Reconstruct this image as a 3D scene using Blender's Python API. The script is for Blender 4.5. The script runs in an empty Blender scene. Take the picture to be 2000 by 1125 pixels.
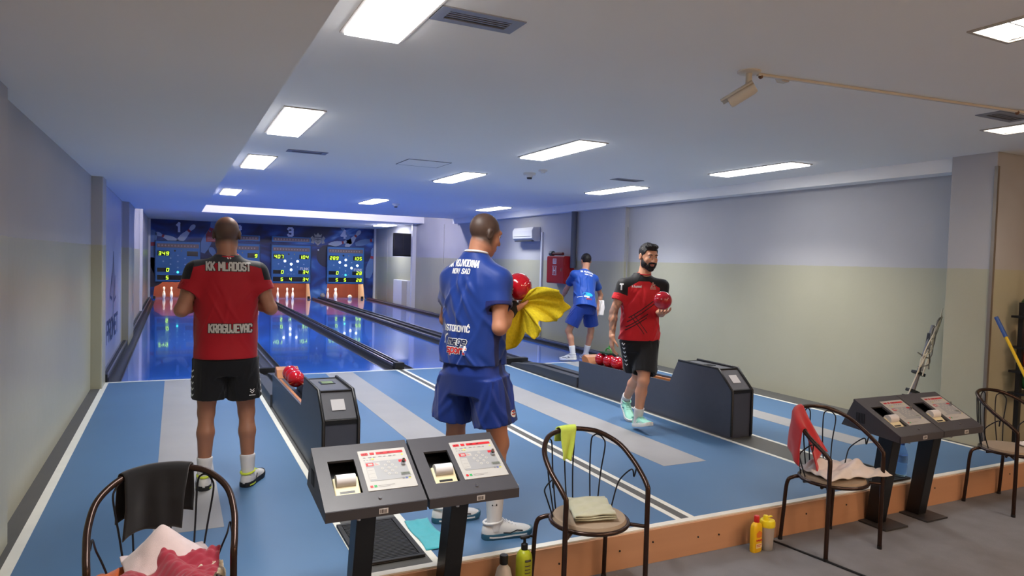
import bpy, bmesh, math, random
import numpy as np
from mathutils import Vector, Matrix
from mathutils.bvhtree import BVHTree
random.seed(7); np.random.seed(7)
SC = bpy.context.scene
COL = SC.collection
PI = math.pi
# ------------------------------------------------------------------ camera
CAM_F, CAM_VP, CAM_SLOPE, CAM_H = 1346.0, (342.0, 493.0), 0.0285, 1.58
def _cam_rot():
    d = lambda p: Vector(((p[0]-1000)/CAM_F, -(p[1]-562.5)/CAM_F, -1.0))
    y = d(CAM_VP).normalized()
    q = d((CAM_VP[0]+2000, CAM_VP[1]+2000*CAM_SLOPE))
    z = q.cross(y).normalized()
    if z.y < 0: z = -z
    x = y.cross(z)
    return Matrix((x, y, z))
cam_data = bpy.data.cameras.new('camera'); cam = bpy.data.objects.new('camera', cam_data); COL.objects.link(cam)
cam.matrix_world = Matrix.Translation((0, 0, CAM_H)) @ _cam_rot().to_4x4()
cam_data.sensor_width = 36.0; cam_data.sensor_fit = 'HORIZONTAL'; cam_data.lens = CAM_F/2000*36
cam_data.clip_start = 0.05; cam_data.clip_end = 200
SC.camera = cam
# ------------------------------------------------------------------ world and exposure
w = bpy.data.worlds.new('world'); SC.world = w; w.use_nodes = True
w.node_tree.nodes['Background'].inputs[0].default_value = (0.55, 0.62, 0.8, 1)
w.node_tree.nodes['Background'].inputs[1].default_value = 0.05
SC.view_settings.view_transform = 'Standard'; SC.view_settings.look = 'None'
SC.view_settings.gamma = 1.0; SC.view_settings.use_curve_mapping = False
SC.view_settings.exposure = -0.12
LAMP_LANE = 14.0; LAMP_AREA = 29.0; LAMP_SPREAD = 112.0     # emission of the recessed fluorescent fittings over the lanes
LAMP_NEAR = 40.0      # fittings over the seating side (older, warmer tubes)
# ------------------------------------------------------------------ materials
def lin(c):
    o = []
    for v in c[:3]:
        v /= 255.0
        o.append(v/12.92 if v <= 0.04045 else ((v+0.055)/1.055)**2.4)
    return (o[0], o[1], o[2], 1.0)
MATS = {}
def N(nt, typ, **kw):
    n = nt.nodes.new(typ)
    for k, v in kw.items(): setattr(n, k, v)
    return n
def mat(name, rgb, rough=0.5, metal=0.0, var=0.08, scale=6.0, bump=0.0, bscale=60.0, spec=0.5, coat=0.0, sheen=0.0, trans=0.0, ior=1.45, alpha=1.0, stretch=None):
    if name in MATS: return MATS[name]
    m = bpy.data.materials.new(name); m.use_nodes = True
    nt = m.node_tree; b = nt.nodes['Principled BSDF']
    tc = N(nt, 'ShaderNodeTexCoord'); src = tc.outputs['Object']
    if stretch:
        mp = N(nt, 'ShaderNodeMapping'); mp.inputs['Scale'].default_value = stretch
        nt.links.new(src, mp.inputs[0]); src = mp.outputs[0]
    nz = N(nt, 'ShaderNodeTexNoise'); nz.inputs['Scale'].default_value = scale; nz.inputs['Detail'].default_value = 4
    nt.links.new(src, nz.inputs['Vector'])
    c = lin(rgb)
    mx = N(nt, 'ShaderNodeMix', data_type='RGBA')
    mx.inputs[6].default_value = tuple(max(0, v*(1-var)) for v in c[:3])+(1,)
    mx.inputs[7].default_value = tuple(min(1, v*(1+var)) for v in c[:3])+(1,)
    nt.links.new(nz.outputs['Fac'], mx.inputs[0]); nt.links.new(mx.outputs[2], b.inputs['Base Color'])
    b.inputs['Roughness'].default_value = rough; b.inputs['Metallic'].default_value = metal
    b.inputs['Specular IOR Level'].default_value = spec; b.inputs['Coat Weight'].default_value = coat
    b.inputs['Sheen Weight'].default_value = sheen; b.inputs['Transmission Weight'].default_value = trans
    b.inputs['IOR'].default_value = ior; b.inputs['Alpha'].default_value = alpha
    if bump:
        n2 = N(nt, 'ShaderNodeTexNoise'); n2.inputs['Scale'].default_value = bscale; n2.inputs['Detail'].default_value = 3
        nt.links.new(src, n2.inputs['Vector'])
        bp = N(nt, 'ShaderNodeBump'); bp.inputs['Strength'].default_value = bump; bp.inputs['Distance'].default_value = 0.01
        nt.links.new(n2.outputs['Fac'], bp.inputs['Height']); nt.links.new(bp.outputs[0], b.inputs['Normal'])
    MATS[name] = m; return m
def emat(name, rgb, strength):
    if name in MATS: return MATS[name]
    m = bpy.data.materials.new(name); m.use_nodes = True; nt = m.node_tree
    b = nt.nodes['Principled BSDF']; b.inputs['Base Color'].default_value = (0.02, 0.02, 0.02, 1)
    b.inputs['Emission Color'].default_value = lin(rgb); b.inputs['Emission Strength'].default_value = strength
    MATS[name] = m; return m
def wall_paint():
    """white wash above, glossy beige oil paint below the dado line at z = 1.64"""
    m = bpy.data.materials.new('two_tone_wall_paint'); m.use_nodes = True; nt = m.node_tree; b = nt.nodes['Principled BSDF']
    tc = N(nt, 'ShaderNodeTexCoord'); sp = N(nt, 'ShaderNodeSeparateXYZ'); nt.links.new(tc.outputs['Object'], sp.inputs[0])
    nz = N(nt, 'ShaderNodeTexNoise'); nz.inputs['Scale'].default_value = 1.3; nz.inputs['Detail'].default_value = 5
    nt.links.new(tc.outputs['Object'], nz.inputs[0])
    n2 = N(nt, 'ShaderNodeTexNoise'); n2.inputs['Scale'].default_value = 12; n2.inputs['Detail'].default_value = 2
    nt.links.new(tc.outputs['Object'], n2.inputs[0])
    ad = N(nt, 'ShaderNodeMath', operation='MULTIPLY_ADD'); ad.inputs[1].default_value = 0.012; nt.links.new(n2.outputs[0], ad.inputs[0]); nt.links.new(sp.outputs[2], ad.inputs[2])
    gt = N(nt, 'ShaderNodeMath', operation='GREATER_THAN'); gt.inputs[1].default_value = 1.646; nt.links.new(ad.outputs[0], gt.inputs[0])
    def pair(a, c):
        x = N(nt, 'ShaderNodeMix', data_type='RGBA'); x.inputs[6].default_value = lin(a); x.inputs[7].default_value = lin(c)
        nt.links.new(nz.outputs[0], x.inputs[0]); return x.outputs[2]
    lo = pair((171, 169, 146), (184, 182, 159)); hi = pair((174, 174, 177), (186, 186, 188))
    mx = N(nt, 'ShaderNodeMix', data_type='RGBA'); nt.links.new(gt.outputs[0], mx.inputs[0]); nt.links.new(lo, mx.inputs[6]); nt.links.new(hi, mx.inputs[7])
    nt.links.new(mx.outputs[2], b.inputs['Base Color'])
    r = N(nt, 'ShaderNodeMapRange'); r.inputs[3].default_value = 0.33; r.inputs[4].default_value = 0.8; nt.links.new(gt.outputs[0], r.inputs[0]); nt.links.new(r.outputs[0], b.inputs['Roughness'])
    bp = N(nt, 'ShaderNodeBump'); bp.inputs['Strength'].default_value = 0.08; bp.inputs['Distance'].default_value = 0.02; nt.links.new(n2.outputs[0], bp.inputs['Height']); nt.links.new(bp.outputs[0], b.inputs['Normal'])
    MATS['wall'] = m; return m
# ------------------------------------------------------------------ mesh builder
class B:
    def __init__(s): s.v = []; s.f = []; s.mi = []; s.m = 0
    def add(s, vs, fs):
        o = len(s.v); s.v += [tuple(v) for v in vs]; s.f += [tuple(i+o for i in f) for f in fs]; s.mi += [s.m]*len(fs); return s
    def box(s, x0, x1, y0, y1, z0, z1):
        vs = [(x, y, z) for x in (x0, x1) for y in (y0, y1) for z in (z0, z1)]
        return s.add(vs, [(0,1,3,2),(4,6,7,5),(0,4,5,1),(2,3,7,6),(0,2,6,4),(1,5,7,3)])
    def obox(s, M4, sx, sy, sz):
        vs = [M4 @ Vector((x*sx/2, y*sy/2, z*sz/2)) for x in (-1,1) for y in (-1,1) for z in (-1,1)]
        return s.add(vs, [(0,1,3,2),(4,6,7,5),(0,4,5,1),(2,3,7,6),(0,2,6,4),(1,5,7,3)])
    def prism(s, poly, ax, a, b):
        """poly in the two axes other than ax (ascending axis order), extruded from a to b along ax"""
        def P(p, t):
            q = [0,0,0]; o = [i for i in range(3) if i != ax]; q[o[0]] = p[0]; q[o[1]] = p[1]; q[ax] = t; return q
        n = len(poly); vs = [P(p, a) for p in poly]+[P(p, b) for p in poly]
        fs = [tuple(range(n))[::-1], tuple(range(n, 2*n))]+[(i, (i+1) % n, n+(i+1) % n, n+i) for i in range(n)]
        return s.add(vs, fs)
    def tube(s, path, r, n=10, closed=False, caps=True):
        P = [Vector(p) for p in path]; L = len(P); R = r if isinstance(r, (list, tuple)) else [r]*L
        T = []
        for i in range(L):
            a = P[(i-1) % L] if (closed or i > 0) else P[i]; b = P[(i+1) % L] if (closed or i < L-1) else P[i]
            T.append((b-a).normalized())
        u = T[0].orthogonal().normalized(); vs = []
        for i in range(L):
            u = (u-T[i]*u.dot(T[i])); u = u.normalized() if u.length > 1e-6 else T[i].orthogonal().normalized()
            w_ = T[i].cross(u)
            for k in range(n):
                a = 2*PI*k/n; vs.append(P[i]+(u*math.cos(a)+w_*math.sin(a))*R[i])
        fs = []
        for i in range(L if closed else L-1):
            j = (i+1) % L
            for k in range(n):
                k2 = (k+1) % n; fs.append((i*n+k, i*n+k2, j*n+k2, j*n+k))
        if not closed and caps: fs += [tuple(range(n))[::-1], tuple((L-1)*n+k for k in range(n))]
        return s.add(vs, fs)
    def lathe(s, prof, c=(0,0,0), n=24, M4=None):
        vs = []; L = len(prof)
        for r, z in prof:
            for k in range(n):
                a = 2*PI*k/n; p = Vector((r*math.cos(a), r*math.sin(a), z))
                vs.append((M4 @ p) if M4 else p+Vector(c))
        fs = [(i*n+k, i*n+(k+1) % n, (i+1)*n+(k+1) % n, (i+1)*n+k) for i in range(L-1) for k in range(n)]
        fs += [tuple(range(n))[::-1], tuple((L-1)*n+k for k in range(n))]
        return s.add(vs, fs)
    def ball(s, c, r, n=24, m=16, sc=(1,1,1)):
        vs = [(c[0], c[1], c[2]-r*sc[2])]
        for i in range(1, m):
            t = -PI/2+PI*i/m
            for k in range(n):
                a = 2*PI*k/n; vs.append((c[0]+r*sc[0]*math.cos(t)*math.cos(a), c[1]+r*sc[1]*math.cos(t)*math.sin(a), c[2]+r*sc[2]*math.sin(t)))
        vs.append((c[0], c[1], c[2]+r*sc[2])); T = len(vs)-1
        fs = [(0, 1+(k+1) % n, 1+k) for k in range(n)]
        for i in range(m-2):
            for k in range(n):
                a = 1+i*n; fs.append((a+k, a+(k+1) % n, a+n+(k+1) % n, a+n+k))
        a = 1+(m-2)*n; fs += [(a+k, a+(k+1) % n, T) for k in range(n)]
        return s.add(vs, fs)
    def grid(s, pts):
        """pts[i][j] -> surface"""
        h = len(pts); w_ = len(pts[0]); vs = [p for row in pts for p in row]
        return s.add(vs, [(i*w_+j, i*w_+j+1, (i+1)*w_+j+1, (i+1)*w_+j) for i in range(h-1) for j in range(w_-1)])
    def build(s, name, mats, parent=None, smooth=False, bevel=0.0, seg=2, solid=0.0, sub=0, at=None):
        me = bpy.data.meshes.new(name)
        vs = s.v if at is None else [(v[0]-at[0], v[1]-at[1], v[2]-at[2]) for v in s.v]
        me.from_pydata(vs, [], s.f); me.update()
        if not isinstance(mats, (list, tuple)): mats = [mats]
        for m in mats: me.materials.append(m)
        if len(mats) > 1: me.polygons.foreach_set('material_index', s.mi)
        bm = bmesh.new(); bm.from_mesh(me); bmesh.ops.recalc_face_normals(bm, faces=bm.faces[:]); bm.to_mesh(me); bm.free()
        if smooth:
            me.polygons.foreach_set('use_smooth', [True]*len(me.polygons))
            if smooth is not True: me.set_sharp_from_angle(angle=math.radians(smooth))
        o = bpy.data.objects.new(name, me); COL.objects.link(o)
        if at is not None: o.location = at
        if parent is not None: o.parent = parent
        if solid: md = o.modifiers.new('solidify', 'SOLIDIFY'); md.thickness = solid; md.offset = 0
        if sub: md = o.modifiers.new('subsurf', 'SUBSURF'); md.levels = sub; md.render_levels = sub
        if bevel: md = o.modifiers.new('bevel', 'BEVEL'); md.width = bevel; md.segments = seg; md.limit_method = 'ANGLE'; md.angle_limit = math.radians(40)
        return o
def tag(o, label=None, cat=None, group=None, kind=None):
    if label: o['label'] = label
    if cat: o['category'] = cat
    if group: o['group'] = group
    if kind: o['kind'] = kind
    return o
def thing(name, label, cat, loc=(0,0,0), rz=0.0, group=None):
    o = bpy.data.objects.new(name, None); COL.objects.link(o); o.location = loc; o.rotation_euler = (0, 0, rz)
    o.empty_display_size = 0.1
    return tag(o, label, cat, group)
def copy_tree(o, parent=None):
    c = o.copy(); COL.objects.link(c)
    if parent is not None: c.parent = parent
    for ch in [x for x in bpy.data.objects if x.parent == o]: copy_tree(ch, c)
    return c
def struct(b, name, m, parent=None, **k):
    o = b.build(name, m, parent, **k)
    if parent is None: o['kind'] = 'structure'
    return o
def bez(ps, n=8):
    """Catmull-Rom through points"""
    P = [Vector(p) for p in ps]; out = []
    for i in range(len(P)-1):
        p0 = P[max(i-1, 0)]; p1 = P[i]; p2 = P[i+1]; p3 = P[min(i+2, len(P)-1)]
        for k in range(n):
            t = k/n
            out.append(0.5*((2*p1)+(p2-p0)*t+(2*p0-5*p1+4*p2-p3)*t*t+(3*p1-p0-3*p2+p3)*t**3))
    out.append(P[-1]); return out
# ------------------------------------------------------------------ stroke lettering (used for every sign, screen and print)
GL = {
'A': [[(0,0),(0,4.6),(1,6),(3,6),(4,4.6),(4,0)],[(0,2.4),(4,2.4)]], 'B': [[(0,0),(0,6),(3,6),(4,5),(4,4),(3,3.1),(0,3.1)],[(3,3.1),(4,2.2),(4,1),(3,0),(0,0)]],
'C': [[(4,4.6),(4,5.4),(3.3,6),(.7,6),(0,5.3),(0,.7),(.7,0),(3.3,0),(4,.7),(4,1.4)]], 'D': [[(0,0),(0,6),(3,6),(4,5),(4,1),(3,0),(0,0)]],
'E': [[(4,6),(0,6),(0,0),(4,0)],[(0,3.1),(3.3,3.1)]], 'F': [[(4,6),(0,6),(0,0)],[(0,3.1),(3.3,3.1)]],
'G': [[(4,4.8),(4,5.4),(3.3,6),(.7,6),(0,5.3),(0,.7),(.7,0),(3.3,0),(4,.7),(4,2.9),(2.2,2.9)]], 'H': [[(0,0),(0,6)],[(4,0),(4,6)],[(0,3),(4,3)]],
'I': [[(1,0),(1,6)]], 'J': [[(3.6,6),(3.6,.8),(2.9,0),(.8,0),(0,.8),(0,1.6)]], 'K': [[(0,0),(0,6)],[(3.9,6),(.6,3.1)],[(1.2,3.6),(4,0)]],
'L': [[(0,6),(0,0),(3.6,0)]], 'M': [[(0,0),(0,6),(2.5,2.2),(5,6),(5,0)]], 'N': [[(0,0),(0,6),(4,0),(4,6)]],
'O': [[(.8,0),(0,.8),(0,5.2),(.8,6),(3.2,6),(4,5.2),(4,.8),(3.2,0),(.8,0)]], 'P': [[(0,0),(0,6),(3.2,6),(4,5.2),(4,3.6),(3.2,2.8),(0,2.8)]],
'R': [[(0,0),(0,6),(3.2,6),(4,5.2),(4,3.7),(3.2,2.9),(0,2.9)],[(2,2.9),(4,0)]],
'S': [[(4,4.9),(4,5.3),(3.3,6),(.7,6),(0,5.3),(0,3.9),(.7,3.2),(3.3,2.8),(4,2.1),(4,.7),(3.3,0),(.7,0),(0,.7),(0,1.2)]],
'T': [[(0,6),(4,6)],[(2,6),(2,0)]], 'U': [[(0,6),(0,.8),(.8,0),(3.2,0),(4,.8),(4,6)]], 'V': [[(0,6),(2,0),(4,6)]], 'X': [[(0,0),(4,6)],[(0,6),(4,0)]],
'Z': [[(0,6),(4,6),(0,0),(4,0)]], '1': [[(.4,4.6),(1.8,6),(1.8,0)]], '2': [[(0,5.2),(.8,6),(3.2,6),(4,5.2),(4,3.7),(0,.6),(0,0),(4,0)]],
'3': [[(0,5.2),(.8,6),(3.2,6),(4,5.2),(4,3.8),(3.2,3.1),(1.2,3.1)],[(3.2,3.1),(4,2.4),(4,.8),(3.2,0),(.8,0),(0,.8)]], '4': [[(3,0),(3,6),(0,1.8),(4.2,1.8)]],
'5': [[(4,6),(0,6),(0,3.3),(3.2,3.3),(4,2.5),(4,.8),(3.2,0),(0,0)]],
'a': [[(0,3.6),(.6,4),(3.2,4),(4,3.4),(4,0)],[(4,2.3),(.8,2.3),(0,1.7),(0,.6),(.6,0),(4,0)]], 'e': [[(0,2),(4,2),(4,3.2),(3.2,4),(.8,4),(0,3.2),(0,.8),(.8,0),(3.6,0)]],
'g': [[(4,0),(.8,0),(0,.8),(0,3.2),(.8,4),(4,4),(4,-1.2),(3.2,-1.9),(.4,-1.9)]], 'm': [[(0,0),(0,4),(4.6,4),(5.2,3.4),(5.2,0)],[(2.6,4),(2.6,0)]],
'o': [[(.8,0),(0,.8),(0,3.2),(.8,4),(3.2,4),(4,3.2),(4,.8),(3.2,0),(.8,0)]], 'p': [[(0,-1.9),(0,4),(3.2,4),(4,3.2),(4,.8),(3.2,0),(0,0)]],
'h': [[(0,0),(0,6)],[(0,4),(3.2,4),(4,3.2),(4,0)]], 'u': [[(0,4),(0,.8),(.8,0),(4,0),(4,4)]], 'l': [[(.5,6),(.5,0)]], 'r': [[(0,0),(0,4),(3,4)]], 's': [[(4,4),(.6,4),(0,3.4),(0,2.6),(.6,2.1),(3.4,1.9),(4,1.4),(4,.6),(3.4,0),(0,0)]], 't': [[(.8,5.6),(.8,.7),(1.5,0),(3,0)],[(0,4),(2.8,4)]],
'^': [[(0,0),(2,6),(4,0)],[(.8,2.1),(3.2,2.1)]], '.': [[(.3,0),(.3,.2)]], '-': [[(0,3),(3,3)]], ' ': [],
}
GL['\u0106'] = GL['C']+[[(1.7,7),(2.8,8)]]
GW = {'l': 1.2, 'I': 2, 'M': 5, 'm': 5.2, 'r': 3, 't': 3, '.': .6, '1': 2.4, ' ': 2.2, '-': 3, '4': 4.2}
def text_lines(s, h, gap=1.9, xs=1.0, slant=0.0, center=True):
    """polylines of a text of cap height h (metres), baseline at 0"""
    u = h/6.0; x = 0; out = []
    for ch in s:
        for pl in GL.get(ch, []): out.append([((x+p[0])*u*xs+p[1]*u*slant, p[1]*u) for p in pl])
        x += GW.get(ch, 4)+gap
    W_ = (x-gap)*u*xs
    if center: out = [[(p[0]-W_/2, p[1]) for p in pl] for pl in out]
    return out
def ribbon(lines, sw, step=None):
    """2D quads (lists of 4 uv points) for polylines of stroke width sw"""
    q = []
    for pl in lines:
        for a, b in zip(pl[:-1], pl[1:]):
            dx, dy = b[0]-a[0], b[1]-a[1]; L = math.hypot(dx, dy)
            if L < 1e-9: continue
            dx /= L; dy /= L; e = sw*.42; a2 = (a[0]-dx*e, a[1]-dy*e); L2 = L+2*e
            n = max(1, int(math.ceil(L2/step))) if step else 1; nx, ny = -dy*sw/2, dx*sw/2
            for k in range(n):
                p = (a2[0]+dx*L2*k/n, a2[1]+dy*L2*k/n); r = (a2[0]+dx*L2*(k+1)/n, a2[1]+dy*L2*(k+1)/n)
                q.append([(p[0]-nx, p[1]-ny), (r[0]-nx, r[1]-ny), (r[0]+nx, r[1]+ny), (p[0]+nx, p[1]+ny)])
    return q
def flat_text(name, quads, m, O, U, V, parent=None):
    """quads on the plane O + u U + v V"""
    O, U, V = Vector(O), Vector(U), Vector(V); b = B(); nn = U.cross(V).normalized()*2.5e-4
    for i, q in enumerate(quads): b.add([O+U*p[0]+V*p[1]+nn*(i % 8) for p in q], [(0,1,2,3)])
    return b.build(name, m, parent)
def disc_quads(c, r, n=14):
    return [[(c[0]+r*math.cos(2*PI*k/n), c[1]+r*math.sin(2*PI*k/n)) for k in range(n)]]
def flat_polys(name, polys, m, O, U, V, parent=None):
    O, U, V = Vector(O), Vector(U), Vector(V); b = B()
    for q in polys: b.add([O+U*p[0]+V*p[1] for p in q], [tuple(range(len(q)))])
    return b.build(name, m, parent)
# ================================================================== SETTING
ZF = -0.21                      # grey carpet level; the bowling platform top is z = 0
YE, YFOUL, YP = 3.30, 9.48, 26.0   # platform edge, foul line, pin wall
WALL = wall_paint()
M_ceil = mat('ceiling_white', (244, 243, 240), .85, var=.03, scale=.7, bump=.03, bscale=20)
M_blue = mat('approach_blue_vinyl', (76, 112, 150), .42, var=.10, scale=1.6, bump=.05, bscale=180)
M_grey = mat('approach_grey_vinyl', (150, 150, 152), .5, var=.10, scale=3, bump=.05, bscale=180)
M_dgrey = mat('dark_grey_vinyl', (84, 84, 82), .6, var=.12, scale=4, bump=.06, bscale=120)
M_line = mat('white_line_paint', (222, 222, 214), .5, var=.08, scale=9)
M_carpet = mat('grey_carpet', (116, 118, 124), .95, var=.22, scale=5, bump=.35, bscale=260)
M_ply = mat('riser_plywood', (186, 142, 110), .55, var=.12, scale=2.2, stretch=(.5, 1, 6))
M_lane = mat('lane_blue_gloss', (42, 108, 218), .11, var=.12, scale=2.2, coat=.6, stretch=(1, .25, 1), bump=.015, bscale=9)
M_gut = mat('gutter_dark_plastic', (62, 64, 70), .32, var=.1)
M_alu = mat('aluminium_rail', (168, 170, 176), .28, metal=1.0, var=.08)
M_black = mat('black_plastic', (22, 23, 26), .4, var=.15)
M_white = mat('white_enamel', (216, 217, 218), .4, var=.03)
M_anth = mat('anthracite_laminate', (68, 72, 84), .45, var=.08, scale=14)
# floors
struct(B().box(-1.2, 9.0, -3.5, 3.32, ZF-.1, ZF), 'floor', M_carpet)
fa = struct(B().box(-.90, 6.98, YE, YFOUL, -.16, 0.0), 'floor_approach', M_blue)
# grey walking strips, dark joints and white lines inlaid in the blue floor
def strip(name, x0, x1, y0, y1, m, h=.0025): return struct(B().box(x0, x1, y0, y1, -.01, h), name, m, fa)
for x0, x1, y0 in ((-.10, .27, 4.25), (1.84, 2.21, 4.3), (3.49, 3.92, 4.3), (5.58, 5.87, 4.2)): strip('grey_strip', x0, x1, y0, YFOUL-.05, M_grey, .0012)
for x0, x1 in ((-.90, -.755), (.895, 1.225), (2.865, 2.93), (4.60, 4.935), (6.605, 6.98)): strip('joint_strip', x0, x1, YE+.03, YFOUL, M_dgrey, .0012)
for x0, x1 in ((-.755, -.70), (.855, .895), (1.225, 1.265), (2.825, 2.865), (2.93, 2.97), (4.56, 4.60), (4.935, 4.975), (6.565, 6.605)): strip('white_line', x0, x1, YE+.03, YFOUL, M_line)
strip('white_line', -.70, 6.60, YE-.002, YE+.045, M_line, .003)
for x0, x1 in ((-.70, .855), (1.265, 2.825), (2.97, 4.56), (4.975, 6.565)): strip('foul_line', x0, x1, YFOUL-.045, YFOUL, M_line, .003)
rs = struct(B().box(-.90, 6.98, YE-.018, YE-.003, ZF+.001, -.006), 'trim_1', M_ply)
for x in (1.05, 1.62, 1.95, 2.36, 2.6, 2.95, 3.12, 3.9, 4.3, 5.3, 5.7, 6.3):
    bb = B().lathe([(.006, 0), (.006, .004)], n=8, M4=Matrix.Translation((x, YE-.018, -.07-.05*((x*7) % 1))) @ Matrix.Rotation(PI/2, 4, 'X'))
    struct(bb, 'screw_head', M_black, rs)
# lanes: playing surface, gutters, dividers
def profile_bar(name, poly, m, y0, y1, parent=None, **k): return B().prism(poly, 1, y0, y1).build(name, m, parent, **k)
def gutter_poly(x0, x1):
    r = (x1-x0); pts = [(x0, .0)]
    for k in range(9):
        a = PI*k/8; pts.append((x0+r*.5-r*.46*math.cos(a), -.065*math.sin(a)))
    pts += [(x1, .0), (x1, -.09), (x0, -.09)]
    return pts
LANES = [(-.57, .75), (1.36, 2.68), (3.12, 4.42), (5.12, 6.42)]
LAB = ['glossy blue bowling lane by the left wall in front of board 1', 'glossy blue bowling lane left of the middle divider, running to the second pin deck',
       'glossy blue bowling lane right of the middle divider, in front of board 3', 'glossy blue bowling lane by the right wall in front of board 4']
for i, (a, c) in enumerate(LANES):
    t = thing('bowling_lane', LAB[i], 'lane', ((a+c)/2, YFOUL, 0), group='bowling lanes')
    off = Vector((-(a+c)/2, -YFOUL, 0))
    def put(o): o.location = off; return o
    put(B().box(a, c, YFOUL, YP+.055, -.09, .0).build('playing_surface', M_lane, t))
    for g0, g1 in ((a-.14, a), (c, c+.14)):
        put(profile_bar('gutter', gutter_poly(g0, g1), M_gut, YFOUL+.01, YP, t, smooth=30))
    for x in (a-.006, c+.006):
        put(B().box(x-.006, x+.006, YFOUL+.01, YP, -.02, .003).build('edge_strip', M_gut, t))
def divider(x0, x1, lab, h=.075):
    t = thing('lane_divider', lab, 'divider', ((x0+x1)/2, YFOUL, 0), group='dividers between the lanes')
    off = Vector((-(x0+x1)/2, -YFOUL, 0))
    o = B().box(x0, x1, YFOUL+.10, YP, -.09, h*.55).build('body', M_gut, t); o.location = off
    xm = (x0+x1)/2
    for xr, rr in ((x0+.014, .012), (x1-.014, .012), (xm, .016)):
        o = B().box(xr-rr, xr+rr, YFOUL+.12, YP, h*.5, h).build('rail', M_alu if xr != xm else M_black, t, bevel=.004); o.location = off
    o = B().box(x0+.01, x1-.01, YFOUL+.02, YFOUL+.12, -.02, h+.02).build('end_cap', M_black, t, bevel=.006); o.location = off
divider(-.80, -.71, 'narrow metal railed kerb along the left wall beside the first lane')
divider(2.82, 2.98, 'dark railed divider with black end block in the middle of the alley')
divider(.89, 1.22, 'wide railed ball track between the two left lanes')
divider(4.56, 4.98, 'wide railed ball track between the two right lanes')
divider(6.56, 6.68, 'dark railed kerb along the right wall beside the fourth lane')
struct(B().box(6.68, 6.87, YFOUL+.02, YP, -.09, .03), 'floor_ledge', M_dgrey)
struct(B().box(-1.0, 7.0, YFOUL, YP+1.5, -.2, -.10), 'floor_under_lanes', M_dgrey)
# walls
def wbox(name, *a, m=None): return struct(B().box(*a), name, m or WALL)
wl = wbox('wall_left', -1.0, -.85, -3.5, 9.05, ZF-.1, 2.45)
struct(B().box(-.851, -.79, -3.5, 4.42, ZF, 2.43), 'wall_left_pier', WALL)
struct(B().box(-.95, -.735, 9.05, 9.46, -.1, 2.43), 'wall_left_pilaster', WALL, bevel=.012)
wbox('wall_left_far', -1.0, -.80, 9.46, YP, -.2, 3.0)
struct(B().box(-.85, -.70, 13.3, 14.9, -.1, 2.43), 'wall_left_column', WALL)
struct(B().box(-.85, -.745, 19.8, 20.1, -.1, 3.0), 'wall_left_end_column', M_white)
wbox('wall_right', 6.95, 7.1, 4.05, 9.72, -.2, 2.75)
wbox('wall_right_far', 6.87, 7.1, 9.72, YP, -.2, 3.0)
struct(B().box(6.66, 7.1, 3.71, 4.12, -.2, 2.75), 'wall_right_pier', WALL, bevel=.006)
wbox('wall_right_front', 6.70, 9.1, 3.74, 3.9, -.3, 2.75)
wbox('wall_right_near', 9.0, 9.15, -3.5, 3.74, -.4, 2.75)
wbox('wall_back', -1.0, 9.1, -3.65, -3.5, -.4, 2.75)
cg = struct(B().box(6.645, 6.675, 3.695, 3.725, 0, 2.57), 'trim_2', mat('steel_corner_guard', (150, 140, 128), .4, metal=.7))
# faint vertical seams of the far right wall cladding, white post, low cabinet door
for y in (16.4, 18.5, 21.0, 24.3): struct(B().box(6.862, 6.872, y-.008, y+.008, .03, 2.6), 'trim_3', mat('seam_grey', (150, 146, 136), .6))
struct(B().box(6.74, 6.87, 21.0, 21.16, .0, 2.72), 'trim_4', M_white, bevel=.008)
# ceiling with cut-outs for fittings
ZC = 2.70
LAMPS = [(.88, 2.25, 3.49), (.88, 5.45, 6.68), (.88, 8.25, 9.45), (.88, 12.8, 14.0), (3.42, .77, 1.97), (3.42, 5.38, 6.60), (3.42, 8.12, 9.33), (3.50, 12.85, 14.1),
         (5.72, 2.03, 3.23), (5.87, 5.20, 6.42), (5.90, 8.02, 9.25), (6.04, 12.75, 13.95), (2.1, -1.9, -.7), (3.9, -2.4, -1.2), (5.72, -1.6, -.4)]  # last three are added out of view as warm fill
VENTS = [(1.06, 1.45, 2.92, 3.08), (1.07, 1.46, 7.60, 7.76), (5.13, 5.52, 7.45, 7.61), (5.03, 5.42, 2.80, 2.95)]
holes = [(x-.145, x+.145, a, c) for x, a, c in LAMPS]+VENTS
xs = sorted({.47, 6.73}|{h[0] for h in holes}|{h[1] for h in holes}); ys = sorted({-3.5, 17.5}|{h[2] for h in holes}|{h[3] for h in holes})
b = B()
for x0, x1 in zip(xs[:-1], xs[1:]):
    run = None
    for y0, y1 in zip(ys[:-1], ys[1:]):
        cx, cy = (x0+x1)/2, (y0+y1)/2
        if any(h[0] < cx < h[1] and h[2] < cy < h[3] for h in holes):
            if run: b.add([(x0, run[0], ZC), (x1, run[0], ZC), (x1, run[1], ZC), (x0, run[1], ZC)], [(0,1,2,3)])
            run = None
        else: run = (run[0] if run else y0, y1)
    if run: b.add([(x0, run[0], ZC), (x1, run[0], ZC), (x1, run[1], ZC), (x0, run[1], ZC)], [(0,1,2,3)])
ce = struct(b, 'ceiling', M_ceil)
struct(B().box(-1.0, .47, -3.5, 15.3, 2.41, 2.72), 'ceiling_soffit_left', M_ceil)
struct(B().box(6.73, 7.1, 3.9, 17.5, 2.57, 2.72), 'ceiling_soffit_right', M_ceil)
struct(B().box(6.73, 9.1, -3.5, 3.9, 2.70, 2.75), 'ceiling_right', M_ceil)
struct(B().box(-.9, 7.1, -3.5, 20.5, 3.0, 3.05), 'ceiling_slab', M_ceil)
struct(B().box(-1.0, .47, 15.3, 17.5, 2.70, 2.72), 'ceiling_left_end', M_ceil)
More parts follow.
